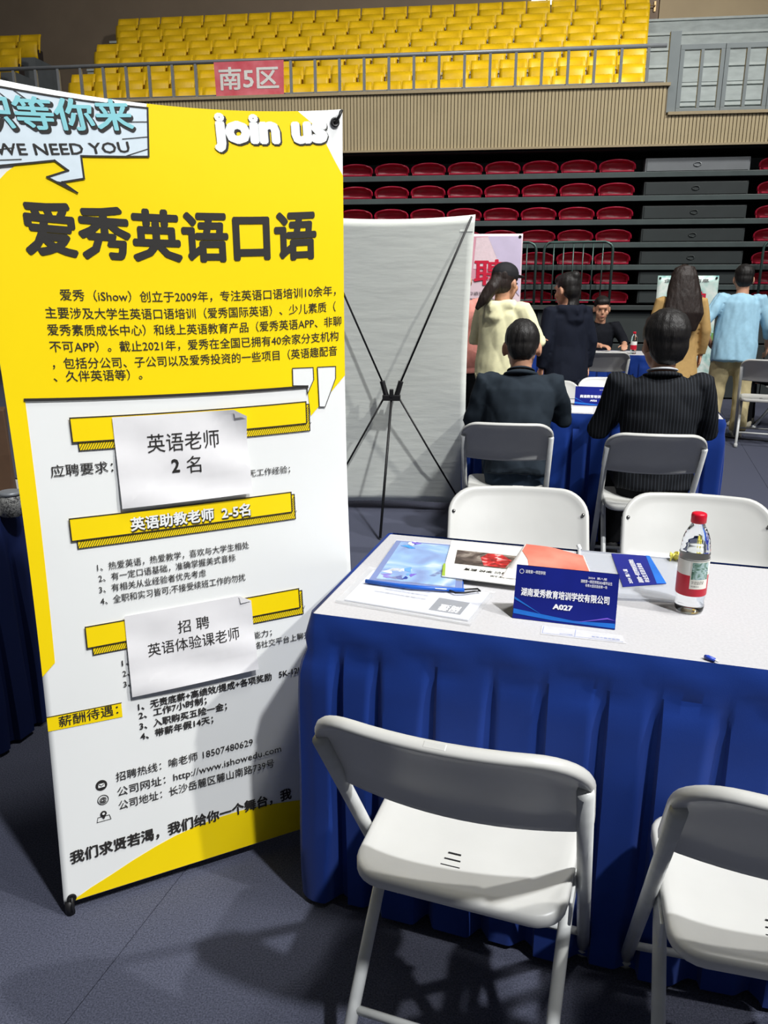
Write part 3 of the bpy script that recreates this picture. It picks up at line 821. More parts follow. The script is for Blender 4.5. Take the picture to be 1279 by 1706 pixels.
# ================================================================== WHITE X-BANNER SEEN FROM BEHIND
M_xback = mat('banner_back_white', (236, 240, 232), .5, nscale=3, namt=.02, bscale=5, bstr=.14, bdist=.012, stretch=(1, 1, 5))
def x_banner_back(loc, rz, W, H_, label, mt):
    r = empty('x_banner', loc, rz); tag(r, label, 'banner')
    def f(u, v):
        x = (u - .5) * W * (1 - .05 * sin(pi * v)); a = 2 * u - 1
        return (x, .10 - .27 * v + .012 * sin(v * 3 + u * 2), .05 + v * (H_ - .05) - .022 * (1 - a * a) * v ** 3 + .012 * (1 - a * a) * (1 - v) ** 3)
    o = MB().grid(f, 24, 40).build('sheet', mt, r, True)
    d = o.modifiers.new('s', 'SOLIDIFY'); d.thickness = .001
    hz = .81; hy = -.10
    h = MB().box((-.055, hy - .02, hz - .05), (.055, hy + .02, hz - .015)).box((-.012, hy - .022, hz - .03), (.012, hy + .01, hz + .02))
    for s in (-1, 1):
        h.tube([(s * .03, hy, hz - .03), (s * .058, hy, hz + .07)], .017, 8)
    h = h.build('hub', M_dark, r, bevel=.003)
    for s in (-1, 1):
        for (ex, ez, sx, sz) in ((W / 2 - .02, H_ - .01, .055, hz + .06), (W / 2 - .03, .055, .05, hz - .04)):
            p, q = Vector((s * sx, hy, sz)), Vector((s * ex, .09 if ez < 1 else -.185, ez))
            MB().tube([p, p.lerp(q, .5) + Vector((0, -.02, 0)), q], .006, 8).build('pole', M_dark, r, True)
    MB().tube([(0, hy, hz - .04), (-.03, hy - .45, .012)], .008, 8).build('rear_leg', M_dark, r, True)
    for s in (-1, 1):
        MB().box((s * (W / 2 - .045) - .04, -.172, H_ - .09), (s * (W / 2 - .045) + .035, -.168, H_ - .012)).build('corner_patch', mt, r)
    return r
x_banner_back((.055, 5.0, 0), R(-5), .96, 1.83, 'white banner seen from behind with black crossed poles', M_xback)

# posters of the other booths
def front_banner(name, loc, rz, W, H_, label, mt):
    """front faces -y"""
    r = empty('x_banner', loc, rz); tag(r, label, 'banner')
    def fn(off=0.0):
        return lambda x, z: Vector((x, -off - .01 + .05 * z / H_ + .006 * sin(x * 6 + z * 2), .05 + z - .0))
    g = fn()
    o = MB().grid(lambda u, v: g((u - .5) * W, v * (H_ - .05)), 14, 20).build('sheet', mt, r, True)
    d = o.modifiers.new('s', 'SOLIDIFY'); d.thickness = .001; d.offset = 1 if False else 0
    for s in (-1, 1):
        MB().tube([(0, .10, .8), (s * (W / 2 - .015), .05, H_)], .006, 6).build('pole', M_dark, r, True)
        MB().tube([(0, .10, .8), (s * (W / 2 - .015), .01, .012)], .006, 6).build('pole', M_dark, r, True)
        c = fn(.003)(s * (W / 2 - .025), H_ - .075)
        MB().tube([c, c + Vector((0, -.006, 0))], .012, 10).build('grommet', M_dark, r)
    MB().tube([(0, .10, .8), (0, .5, .012)], .008, 6).build('rear_leg', M_dark, r, True)
    return r, fn
M_red_print = mat('print_red', (206, 30, 62), .5)
r, fn = front_banner('poster', (.80, 7.25, 0), R(-5), .8, 1.87, 'pink and white recruitment banner with red characters behind the hoodie', mat('poster_pink', (226, 204, 212), .4, nscale=3, namt=.05))
decal([(-.39, 1.45), (.39, 1.42), (.39, 1.80), (-.39, 1.80)], fn(.003)).build('pink_field', mat('poster_rose', (222, 160, 176), .4, nscale=4, namt=.1), r)
decal([(.10, 1.80), (.39, 1.80), (.39, 1.30), (.26, 1.45)], fn(.005)).build('lilac_field', mat('poster_lilac', (208, 196, 222), .4, nscale=6, namt=.08), r)
decal([(-.02, 1.53), (.20, 1.53), (.20, 1.80), (.0, 1.79)], fn(.0045)).build('pale_field', mat('poster_pale', (236, 214, 220), .4), r)
raw('lettering', text_map('招聘', -.31, .27, 1.395, .20, fn(.008), .018), M_red_print, r)
for k, (a, b, z, h) in enumerate(((-.26, .33, 1.31, .026), (-.2, .33, 1.255, .026), (-.25, .30, 1.12, .02), (-.25, .28, 1.06, .02), (-.25, .31, 1.0, .02))):
    raw('text_line', text_map(['专注英语口语培训教育机构', '长期招聘全职兼职老师', '岗位职责与任职要求', '工作地点长沙', '薪酬待遇'][k], a, b, z, h, fn(.006), .01), mat('print_grey', (96, 92, 96), .5), r)
r, fn = front_banner('poster', (3.32, 9.0, 0), R(-8), .64, 1.54, 'teal and white banner with red characters behind the long haired woman', mat_picture('poster_teal', [(.30, (90, 150, 150)), (.45, (190, 222, 214)), (.58, (232, 240, 234)), (.72, (150, 200, 190))], 5, 3))
raw('lettering', text_map('招聘', -.21, .21, 1.12, .19, fn(.005), .02), M_red_print, r)
raw('text_line', text_map('企业招聘信息', -.25, .22, 1.42, .035, fn(.005), .01), mat('print_grey', (96, 92, 96), .5), r)
decal([(-.32, .86), (.0, .95), (.32, .88), (.32, .80), (.0, .86), (-.32, .76)], fn(.004)).build('green_band', mat('poster_green', (120, 168, 96), .5), r)

# ================================================================== THINGS ON THE NEAR TABLE
M_film = mat('clear_film', (235, 238, 242), .12, alpha=.14, spec=.7, namt=.02, bscale=30, bstr=.25)
M_film2 = mat('mesh_film', (222, 226, 234), .25, alpha=.32, spec=.5, namt=.06, nscale=300, bscale=220, bstr=.5)
def slab(poly, z0, z1, name, mt, parent=None, bevel=.0006):
    """flat piece on the near table, polygon in table coordinates"""
    cx = sum(p[0] for p in poly) / len(poly); cy = sum(p[1] for p in poly) / len(poly)
    m = MB().prism([(x, y) for x, y in poly], z0, z1)
    m.v = [TM @ v for v in m.v]
    if parent: m.v = [v - parent.location for v in m.v]
    return m.build(name, mt, parent, bevel=bevel)
def troot(name, a, b, z, label, cat, group=None):
    r = empty(name, tuple(TP(a, b, z))); tag(r, label, cat, group); return r
def tfn(r, z): return lambda x, y: TP(x, y, z) - r.location
def local_fn(r, o, ux, uy, z):
    """print frame on the table: origin o, axes ux, uy (table coordinates)"""
    return lambda x, y: TP(o[0] + ux[0] * x + uy[0] * y, o[1] + ux[1] * x + uy[1] * y, z) - r.location
# 1 clear zip folder with a brochure
f1 = troot('zip_folder', .02, .06, .7505, 'clear plastic zip folder with pale brochure at the table corner', 'folder', 'plastic zip folders')
q1 = [(.030, .072), (.350, .034), (.372, .235), (.034, .312)]
slab([(.045, .088), (.340, .056), (.358, .226), (.05, .292)], .7508, .7545, 'brochure', mat('brochure_pale', (214, 216, 226), .5, nscale=10, namt=.05), f1)
slab([(.245, .085), (.318, .077), (.326, .150), (.252, .160)], .7545, .7550, 'grey_block', mat('brochure_grey', (118, 122, 132), .5), f1, 0)
raw('lettering', text_map('商道', 0, .05, 0, .022, local_fn(f1, (.315, .118), (-.99, .1), (-.1, -.99), .7554), .03), M_card_white, f1)
raw('lettering', text_map('招募', 0, .05, 0, .013, local_fn(f1, (.313, .096), (-.99, .1), (-.1, -.99), .7554), .02), M_card_white, f1)
for k in range(4):
    raw('text_line', text_map('培训教育学校招募说明', 0, .13 - .02 * k, 0, .008, local_fn(f1, (.225, .145 + .022 * k), (-.98, .12), (-.12, -.98), .7549), 0), mat('print_faint', (150, 152, 162), .5), f1)
slab([(.07, .20), (.16, .18), (.165, .24), (.075, .26)], .7545, .7549, 'print_patch', mat('brochure_wash', (150, 176, 210), .5, nscale=60, namt=.3), f1, 0)
slab(q1, .7552, .7560, 'film', M_film, f1, 0)
m = MB().tube([TP(*q1[0], .7548) - f1.location, TP(*q1[1], .7548) - f1.location], .003, 6); m.build('zip_edge', M_film, f1, True)
m = MB().tube([TP(*q1[0], .7548) - f1.location, TP(*q1[1], .7548) - f1.location], .0015, 6)
# 2 blue zip folder
f2 = troot('zip_folder', .06, .2, .7555, 'blue zip folder with pale blue booklet and black cord', 'folder', 'plastic zip folders')
q2 = [(.064, .196), (.300, .205), (.232, .540), (.042, .532)]
slab(q2, .7562, .7580, 'back_sheet', mat('folder_blue', (20, 84, 176), .4, nscale=20, namt=.1), f2)
cov = [(.080, .222), (.276, .222), (.222, .520), (.060, .515)]
slab(cov, .7580, .7612, 'booklet', mat_picture('booklet_blue', [(.30, (38, 92, 178)), (.46, (110, 170, 226)), (.6, (206, 224, 238)), (.75, (70, 140, 214))], 7, 2), f2)
rr = random.Random(3)
for k in range(16):
    a, b = (.075 + rr.random() * .085, .235 + rr.random() * .075) if k < 11 else (.068 + rr.random() * .04, .46 + rr.random() * .05)
    an = rr.random() * 6; L_ = .010 + rr.random() * .014
    slab([(a + L_ * cos(an + t) * (1 if j % 2 else .45), b + L_ * sin(an + t) * (1 if j % 2 else .45)) for j, t in enumerate((0, 1.1, 2.4, 3.3, 4.6))], .7612, .7616 + .0001 * k, 'crystal',
         mat('crystal_%d' % (k % 4), [(240, 244, 250), (30, 60, 150), (120, 100, 200), (60, 150, 220)][k % 4], .3), f2, 0)
raw('lettering', text_map('商道英语', 0, .075, 0, .013, local_fn(f2, (.226, .345), (-.35, -.93), (.93, -.35), .7617), .01), mat('print_indigo', (40, 70, 150), .5), f2)
slab([(.066, .199), (.297, .207), (.230, .536), (.045, .529)], .7618, .7624, 'film', M_film, f2, 0)
m = MB().tube([TP(.062, .194, .7622) - f2.location, TP(.18, .186, .7622) - f2.location, TP(.302, .204, .7622) - f2.location], .005, 8); m.build('zipper', mat('zipper_blue', (24, 90, 190), .4), f2, True)
slab([(.235, .1885), (.262, .190), (.262, .199), (.235, .198)], .7640, .7652, 'zipper_tag', M_card_white, f2)
m = MB().tube([TP(a, b, .7615) - f2.location for a, b in ((.268, .196), (.285, .184), (.305, .190), (.325, .206), (.338, .212), (.330, .224), (.308, .214), (.292, .206))], .0022, 6); m.build('cord', M_dark, f2, True)
# 3 magazine
f3 = troot('magazine', .22, .3, .7625, 'open printed magazine with red and dark photo and green spine', 'magazine')
q3 = [(.232, .272), (.440, .262), (.432, .545), (.196, .552)]
slab(q3, .7632, .7662, 'pages', mat('magazine_white', (232, 232, 226), .4, nscale=12, namt=.03), f3)
slab([(.232, .274), (.240, .274), (.222, .36), (.216, .36)], .7662, .7666, 'green_spine', mat('magazine_green', (150, 176, 60), .5), f3, 0)
slab([(.243, .368), (.432, .362), (.432, .470), (.228, .476)], .7662, .7667, 'photo', mat_picture('magazine_photo', [(.35, (36, 32, 30)), (.5, (96, 84, 78)), (.6, (150, 140, 130)), (.7, (60, 50, 50))], 18, 6), f3, 0)
slab([(.318, .372), (.372, .372), (.380, .43), (.350, .468), (.312, .468), (.300, .43)], .7667, .7672, 'photo_red_figure', mat_picture('magazine_red', [(.35, (120, 24, 26)), (.5, (206, 40, 44)), (.65, (230, 200, 196))], 30, 4), f3, 0)
raw('lettering', text_map('商道 培训 学校 教育', 0, .15, 0, .016, local_fn(f3, (.425, .338), (-1, .03), (-.03, -1), .7667), .02), M_black_print, f3)
raw('lettering', text_map('教育传媒', 0, .08, 0, .011, local_fn(f3, (.425, .308), (-1, .03), (-.03, -1), .7667), .0), M_black_print, f3)
slab([(.400, .47), (.432, .47), (.432, .476), (.398, .477)], .7662, .7668, 'lime_strip', mat('magazine_lime', (190, 200, 80), .5), f3, 0)
# 4 red and white leaflet
f4 = troot('leaflet', .4, .38, .767, 'red and white leaflet lying behind the navy name card', 'leaflet')
def leaf(x, y): return TP(x, y, .7680 + .012 * max(0, (y - .38) / .17) * max(0, 1 - abs(x - .47) / .14)) - f4.location
o = decal([(.372, .300), (.555, .300), (.580, .395), (.556, .510), (.398, .556)], leaf, .02, .02).build('sheet', mat('leaflet_white', (232, 226, 222), .5), f4, True)
s_ = o.modifiers.new('s', 'SOLIDIFY'); s_.thickness = .0012
decal([(.445, .300), (.553, .302), (.577, .395), (.554, .507), (.402, .552), (.398, .50), (.42, .44)], lambda x, y: leaf(x, y) + Vector((0, 0, .0012)), .02, .02).build('red_field', mat('leaflet_red', (214, 84, 66), .5, nscale=6, namt=0, rgb2=(232, 150, 130)), f4, True)
# 5 mesh zip bag with navy card
f5 = troot('mesh_zip_bag', .6, .35, .7505, 'frosted mesh zip bag with a navy card inside', 'bag')
q5 = [(.575, .262), (.800, .300), (.790, .605), (.540, .600)]
slab(q5, .7508, .7516, 'back_sheet', M_film2, f5, 0)
cq = [(.657, .346), (.757, .398), (.722, .598), (.624, .590)]
slab(cq, .7572, .7588, 'card', M_navy_card, f5)
slab([(.757, .398), (.735, .39), (.712, .598), (.722, .598)], .7588, .7592, 'card_swirl', M_card_blue, f5, 0)
for k, (body, h, x0, L_) in enumerate((('2024 第八届', .010, .018, .10), ('湖南第一师范学院校园招聘会', .012, .046, .17), ('毕业生双选洽谈会', .012, .062, .14))):
    raw('lettering', text_map(body, 0, L_, 0, h, local_fn(f5, (.657 + x0 * .9 + .008, .365 + x0 * .45), (-.16, .98), (-.95, -.3), .7594), .015), M_card_white, f5)
slab(q5, .7562, .7568, 'front_sheet', M_film2, f5, 0)
m = MB().tube([TP(.540, .600, .757) - f5.location, TP(.548, .45, .7585) - f5.location, TP(.575, .262, .757) - f5.location], .0045, 8); m.build('zip_edge', mat('zip_white', (226, 228, 230), .4), f5, True)
m = MB().tube([TP(.542, .603, .757) - f5.location, TP(.536, .612, .766) - f5.location], .006, 8); m.build('zip_slider', mat('zip_white', (226, 228, 230), .4), f5, True)
# yellow tag at the back edge
f6 = troot('yellow_tag', .79, .585, .7518, 'crumpled yellow paper tag at the back edge beside the bottle', 'tag')
rr = random.Random(5); m = MB()
m.grid(lambda u, v: (TP(.772 + .045 * u, .572 + .030 * v, .753 + .022 * abs(sin(u * 5 + v * 3)) + .006 * rr.random()) - f6.location), 7, 5)
o = m.build('foil', mat('tag_yellow', (226, 214, 96), .4, nscale=60, namt=.3), f6)
o.modifiers.new('s', 'SOLIDIFY').thickness = .001
# 6 tent name card
def tent_card(M0, W, Hc, label, lines, deep=.085):
    r = empty('name_card'); r.matrix_world = M0; tag(r, label, 'name card')
    ty = deep * .42
    def face(off=0.0):
        n = Vector((0, -Hc, ty)).normalized()
        nn = Vector((0, -ty * 0 - Hc, ty)).normalized()
        return lambda x, y: Vector((x, ty * (y / Hc), Hc * .985 * (y / Hc) + .001)) + Vector((0, -.95, .3)).normalized() * off
    t = .0012
    MB().rings([[(-W / 2, -t, .001), (W / 2, -t, .001), (W / 2, ty - t, Hc), (-W / 2, ty - t, Hc)], [(-W / 2, t, .001), (W / 2, t, .001), (W / 2, ty + t, Hc), (-W / 2, ty + t, Hc)]]).build('front_panel', M_navy_card, r)
    MB().rings([[(-W / 2, deep - t, .001), (W / 2, deep - t, .001), (W / 2, ty - t, Hc), (-W / 2, ty - t, Hc)], [(-W / 2, deep + t, .001), (W / 2, deep + t, .001), (W / 2, ty + t, Hc), (-W / 2, ty + t, Hc)]]).build('back_panel', M_navy_card, r)
    g = face(.0022)
    decal([(-W / 2 + .001, .010), (-W * .1, .004), (W / 2 - .001, .002), (W / 2 - .001, .012), (W * .1, .008), (-W / 2 + .001, .020)], face(.0017), .05, .05).build('light_swoosh', M_card_blue, r)
    decal([(0.02, .004), (W * .42, .022), (W / 2 - .001, .018), (W * .42, .019)], face(.0018), .05, .05).build('light_swoosh', mat('card_violet', (120, 90, 210), .3), r)
    decal([(-W / 2 + .001, .045), (-W * .2, .012), (-W / 2 + .001, .040)], face(.0018), .05, .05).build('light_swoosh', M_card_blue, r)
    for body, x0, x1, y, h, b in lines:
        raw('text_line', text_map(body, x0, x1, y, h, g, b), M_card_white, r)
    return r
M0 = TM @ Matrix.Translation((.537, .104, .750)) @ Matrix.Rotation(0, 4, 'Z')
nc = tent_card(M0, .216, .112, 'navy tent name card reading A027 at the front of the near table', [('湖南爱秀教育培训学校有限公司', -.094, .092, .049, .0155, .03), ('A027', -.024, .018, .027, .0125, .05),
     ('湖南第一师范学院', -.088, -.045, .0965, .0068, .01), ('2024  第八届', .045, .083, .0975, .0045, .01), ('湖南第一师范学院2024届毕业生', .030, .095, .0885, .0062, .01), ('冬季大型双选会第一场', .040, .085, .0805, .0058, .01)])
c = circle = [( -.096 + .0045 * cos(2 * pi * k / 14), .0998 + .0045 * sin(2 * pi * k / 14)) for k in range(14)]
# emblem ring
m = merge([decal(q, (lambda x, y: Vector((x, .0357 * (y / .112), .11 * (y / .112) + .001)) + Vector((0, -.95, .3)).normalized() * .0022), .05, .05) for q in stroke(c, .0011, True)])
m.build('emblem', M_card_white, nc)
# 7 printed strip taped on the table edge
f7 = troot('label_strip', .55, .05, .7503, 'transparent label strip with faint blue outline before the name card', 'label')
slab([(.497, .036), (.668, .040), (.660, .078), (.495, .080)], .7506, .7512, 'film', mat('strip_film', (232, 232, 234), .3, alpha=.55), f7, 0)
o = merge([decal(q, tfn(f7, .7516), .1, .1) for q in stroke([(.500, .042), (.500, .076)], .0008) + stroke([(.500, .042), (.662, .0455)], .0008) + stroke([(.566, .046), (.566, .078)], .0008)])
o.build('outline', mat('print_blue_line', (120, 140, 200), .5), f7)
raw('text_line', text_map('新东方教育集团', .60, .655, .0505, .006, tfn(f7, .7516), 0), mat('print_blue_line', (120, 140, 200), .5), f7)
raw('text_line', text_map('长沙市岳麓区', .535, .562, .0475, .004, tfn(f7, .7516), 0), mat('print_blue_line', (120, 140, 200), .5), f7)
# 8 blue pen cap
f8 = troot('pen_cap', .822, .012, .7505, 'small blue pen cap at the front table edge', 'pen cap')
MB().tube([TP(.815, .016, .7555) - f8.location, TP(.820, .012, .7555) - f8.location, TP(.832, .004, .7552) - f8.location], [.0035, .005, .0042], 12).build('cap', mat('pen_blue', (46, 74, 180), .3), f8, True)
MB().tube([TP(.832, .004, .7552) - f8.location, TP(.838, .0, .7552) - f8.location], .002, 8).build('tip', M_card_white, f8, True)

# ================================================================== WATER BOTTLES
M_pet = mat('bottle_water', (246, 250, 252), .03, trans=1, ior=1.33, namt=.01)
M_cap = mat('bottle_cap_red', (206, 16, 44), .35, nscale=30, namt=.04)
def mat_label():
    m = mat('bottle_label', (234, 234, 230), .4)
    nt = m.node_tree; b = nt.nodes['Principled BSDF']
    tc = [n for n in nt.nodes if n.type == 'TEX_COORD'][0]
    s = nt.nodes.new('ShaderNodeSeparateXYZ'); nt.links.new(tc.outputs['Object'], s.inputs[0])
    lt = nt.nodes.new('ShaderNodeMath'); lt.operation = 'LESS_THAN'; lt.inputs[1].default_value = .092
    nt.links.new(s.outputs[2], lt.inputs[0])
    mx = nt.nodes.new('ShaderNodeMix'); mx.data_type = 'RGBA'; mx.inputs[6].default_value = lin((232, 233, 228)); mx.inputs[7].default_value = lin((196, 22, 48))
    nt.links.new(lt.outputs[0], mx.inputs[0]); nt.links.new(mx.outputs[2], b.inputs['Base Color'])
    return m
M_lab = mat_label()
def make_bottle(label, detail=True):
    r = empty('water_bottle'); tag(r, label, 'bottle', 'water bottles with red caps')
    prof = [(.012, .004), (.026, .001), (.0305, .006), (.0315, .016), (.0295, .028), (.0312, .036), (.0312, .046), (.0318, .05), (.0318, .126), (.0322, .130)]
    z = .130
    for k in range(4): prof += [(.0312 - k * .0006, z + .004), (.0326 - k * .0011, z + .008)]; z += .0085
    prof += [(.0275, .172), (.0240, .182), (.0190, .192), (.0150, .199), (.0132, .204), (.0132, .212)]
    MB().lathe(prof, 28).build('body', M_pet, r, True)
    MB().lathe([(.0325, .044), (.0328, .045), (.0328, .127), (.0325, .128)], 28, cap=False).build('label_sleeve', M_lab, r, True)
    ring = []
    for rad, zz in ((.0150, .205), (.0158, .206), (.0158, .222), (.0150, .2255), (.0120, .227)):
        ring.append([(rad * (1 + (.02 if k % 2 else 0)) * cos(2 * pi * k / 40), rad * (1 + (.02 if k % 2 else 0)) * sin(2 * pi * k / 40), zz) for k in range(40)])
    MB().rings(ring).build('cap', M_cap, r, True)
    if detail:
        def cyl(rad): return lambda x, z_: Vector((rad * sin(x / rad), -rad * cos(x / rad), z_))
        lb = decal([(-.012, .062), (.030, .062), (.030, .125), (-.012, .125)], cyl(.0331), .006, .05).build('label_panel', mat('label_cream', (232, 230, 220), .4), r, True)
        decal([(-.010, .084), (.0285, .084), (.0285, .123), (-.010, .123)], cyl(.0334), .006, .05).build('label_picture', mat_picture('bottle_picture', [(.32, (24, 54, 50)), (.45, (80, 120, 100)), (.56, (176, 200, 200)), (.68, (64, 96, 110)), (.8, (214, 224, 226))], 50, 5), r, True)
        for k, (a, b, z_) in enumerate(((-.009, .020, .0775), (-.009, .018, .0735), (-.009, .008, .067))):
            raw('label_text', text_map(['饮用天然水', '千岛湖水源', '净含量550ml'][k], a, b, z_, .0032, cyl(.0336), .0), M_black_print, r)
        merge([decal(q, cyl(.0334), .006, .05) for q in stroke([(-.045, .1265), (.045, .1265)], .0014)]).build('label_line', M_black_print, r)
    return r
bt = make_bottle('clear water bottle with red cap standing on the near table')
bt.matrix_world = TM @ Matrix.Translation((.800, .262, .7504)) @ Matrix.Rotation(R(8), 4, 'Z')
b2 = make_bottle('small distant water bottle beside the cream hoodie sleeve', False); b2.location = (1.68, 8.60, .7504)
b3 = copy_tree(b2); b3.location = (2.60, 8.42, .7504); b3['label'] = 'small distant water bottle by the hand of the man in dark shirt'

# second booth name card and papers
M2 = Matrix.Translation((.50, 4.60, 0)) @ Matrix.Rotation(R(-15), 4, 'Z')
n2 = tent_card(M2 @ Matrix.Translation((.69, .33, .750)), .22, .11, 'small navy name card on the table between the seated men', [('商道教育培训学校', -.08, .08, .045, .016, .03), ('A026', -.02, .02, .024, .012, .04), ('2024', .03, .08, .09, .006, 0)])
pp = empty('paper_sheet'); pp.matrix_world = M2 @ Matrix.Translation((.58, .10, .7505)); tag(pp, 'white paper sheets lying between the two seated men', 'paper')
MB().box((-.10, -.07, .0005), (.11, .14, .003)).build('sheet', M_paper, pp)
# things left of the banner
bag = empty('paper_bag', (-1.40, 2.62, .7505), R(20)); tag(bag, 'dark brown paper bag standing left of the yellow banner', 'bag')
MB().rings([[(-.13, -.06, 0), (.13, -.06, 0), (.13, .06, 0), (-.13, .06, 0)], [(-.135, -.055, .15), (.135, -.055, .15), (.125, .055, .15), (-.125, .055, .15)], [(-.13, -.04, .30), (.13, -.04, .30), (.13, .04, .30), (-.13, .04, .30)]]).build('body', mat('bag_brown', (70, 48, 30), .8), bag, bevel=.004)
MB().tube([(-.05, -.045, .28), (-.05, -.05, .34), (-.02, -.05, .38), (.02, -.05, .38), (.05, -.05, .34), (.05, -.045, .28)], .004, 6).build('handle', mat('bag_cord', (50, 36, 24), .8), bag, True)
tin = empty('pattern_tin', (-1.17, 2.40, .7505)); tag(tin, 'small grey patterned tin on the table left of the banner', 'tin')
MB().lathe([(.03, .001), (.035, .003), (.035, .07), (.03, .072)], 20).build('body', mat_picture('tin_pattern', [(.4, (60, 60, 60)), (.5, (150, 150, 146)), (.6, (70, 70, 70))], 90, 3), tin, True)
MB().lathe([(.036, .068), (.036, .078), (.03, .08)], 20).build('lid', M_rail, tin, True)
# floor cable
MB().tube([(3.35, 7.75, .006), (3.45, 7.62, .006), (3.58, 7.55, .006), (3.72, 7.45, .006), (3.9, 7.3, .006), (4.3, 7.2, .006)], .006, 6).build('floor_cable', M_dark, None, True)
tag(bpy.data.objects['floor_cable'], 'black cable lying on the carpet beside the far chair', 'cable')

# ================================================================== PEOPLE
M_skin = mat('skin', (196, 146, 118), .55, nscale=14, namt=.05)
M_hair = mat('hair_black', (20, 17, 16), .55, nscale=40, namt=.3, bscale=60, bstr=.5, stretch=(3, 3, .3), bdist=.006)
M_hairb = mat('hair_brown', (36, 25, 21), .55, nscale=40, namt=.3, bscale=60, bstr=.5, stretch=(3, 3, .3), bdist=.006)
M_eye = mat('eye_dark', (30, 24, 22), .2)
M_lip = mat('lip', (150, 84, 76), .5)
def remesh(name, mb, mt, parent, voxel=.012, it=4, wrinkle=None):
    me = mb.mesh(name); o = bpy.data.objects.new(name, me); C.objects.link(o)
    r = o.modifiers.new('r', 'REMESH'); r.mode = 'VOXEL'; r.voxel_size = voxel
    if it: s = o.modifiers.new('s', 'SMOOTH'); s.factor = .5; s.iterations = it
    dg = bpy.context.evaluated_depsgraph_get()
    me2 = bpy.data.meshes.new_from_object(o.evaluated_get(dg))
    bpy.data.objects.remove(o); bpy.data.meshes.remove(me)
    if wrinkle:
        amp, scl, st = wrinkle
        ns = [v.normal.copy() for v in me2.vertices]
        for v, n in zip(me2.vertices, ns):
            p = Vector((v.co.x * scl * st[0], v.co.y * scl * st[1], v.co.z * scl * st[2]))
            v.co += n * amp * (abs(mnoise.noise(p)) * 2 - .6 + .5 * mnoise.noise(p * 2.3))
    me2.shade_smooth(); me2.name = name
    return obj(name, me2, mt, parent)
V3 = lambda *a: Vector(a)
def hand(mb, wrist, d, palm, curl=.5, s=1.0):
    d = d.normalized(); palm = (palm - d * palm.dot(d)).normalized(); side = d.cross(palm)
    mb.tube([wrist - d * .02, wrist + d * .03, wrist + d * .085 * s], [(.026, .02), (.040, .016), (.036, .013)], 10, ref=tuple(side))
    for k, (off, L) in enumerate(((-.028, .062), (-.0095, .072), (.0095, .067), (.028, .052))):
        b = wrist + d * .078 * s + side * off
        p1 = b + (d * cos(curl * .6) + palm * sin(curl * .6)) * L * .5
        p2 = p1 + (d * cos(curl * 1.6) + palm * sin(curl * 1.6)) * L * .55
        mb.tube([b - d * .015, b, p1, p2], [.0085, .0085, .008, .0065], 8, ref=tuple(side))
    b = wrist + d * .02 - side * .03
    p1 = b + (d * .7 - side * .7 + palm * .2).normalized() * .035; p2 = p1 + (d * .9 - side * .3 + palm * .3).normalized() * .03
    mb.tube([b + side * .012, b, p1, p2], [.011, .011, .0095, .0075], 8, ref=tuple(palm))
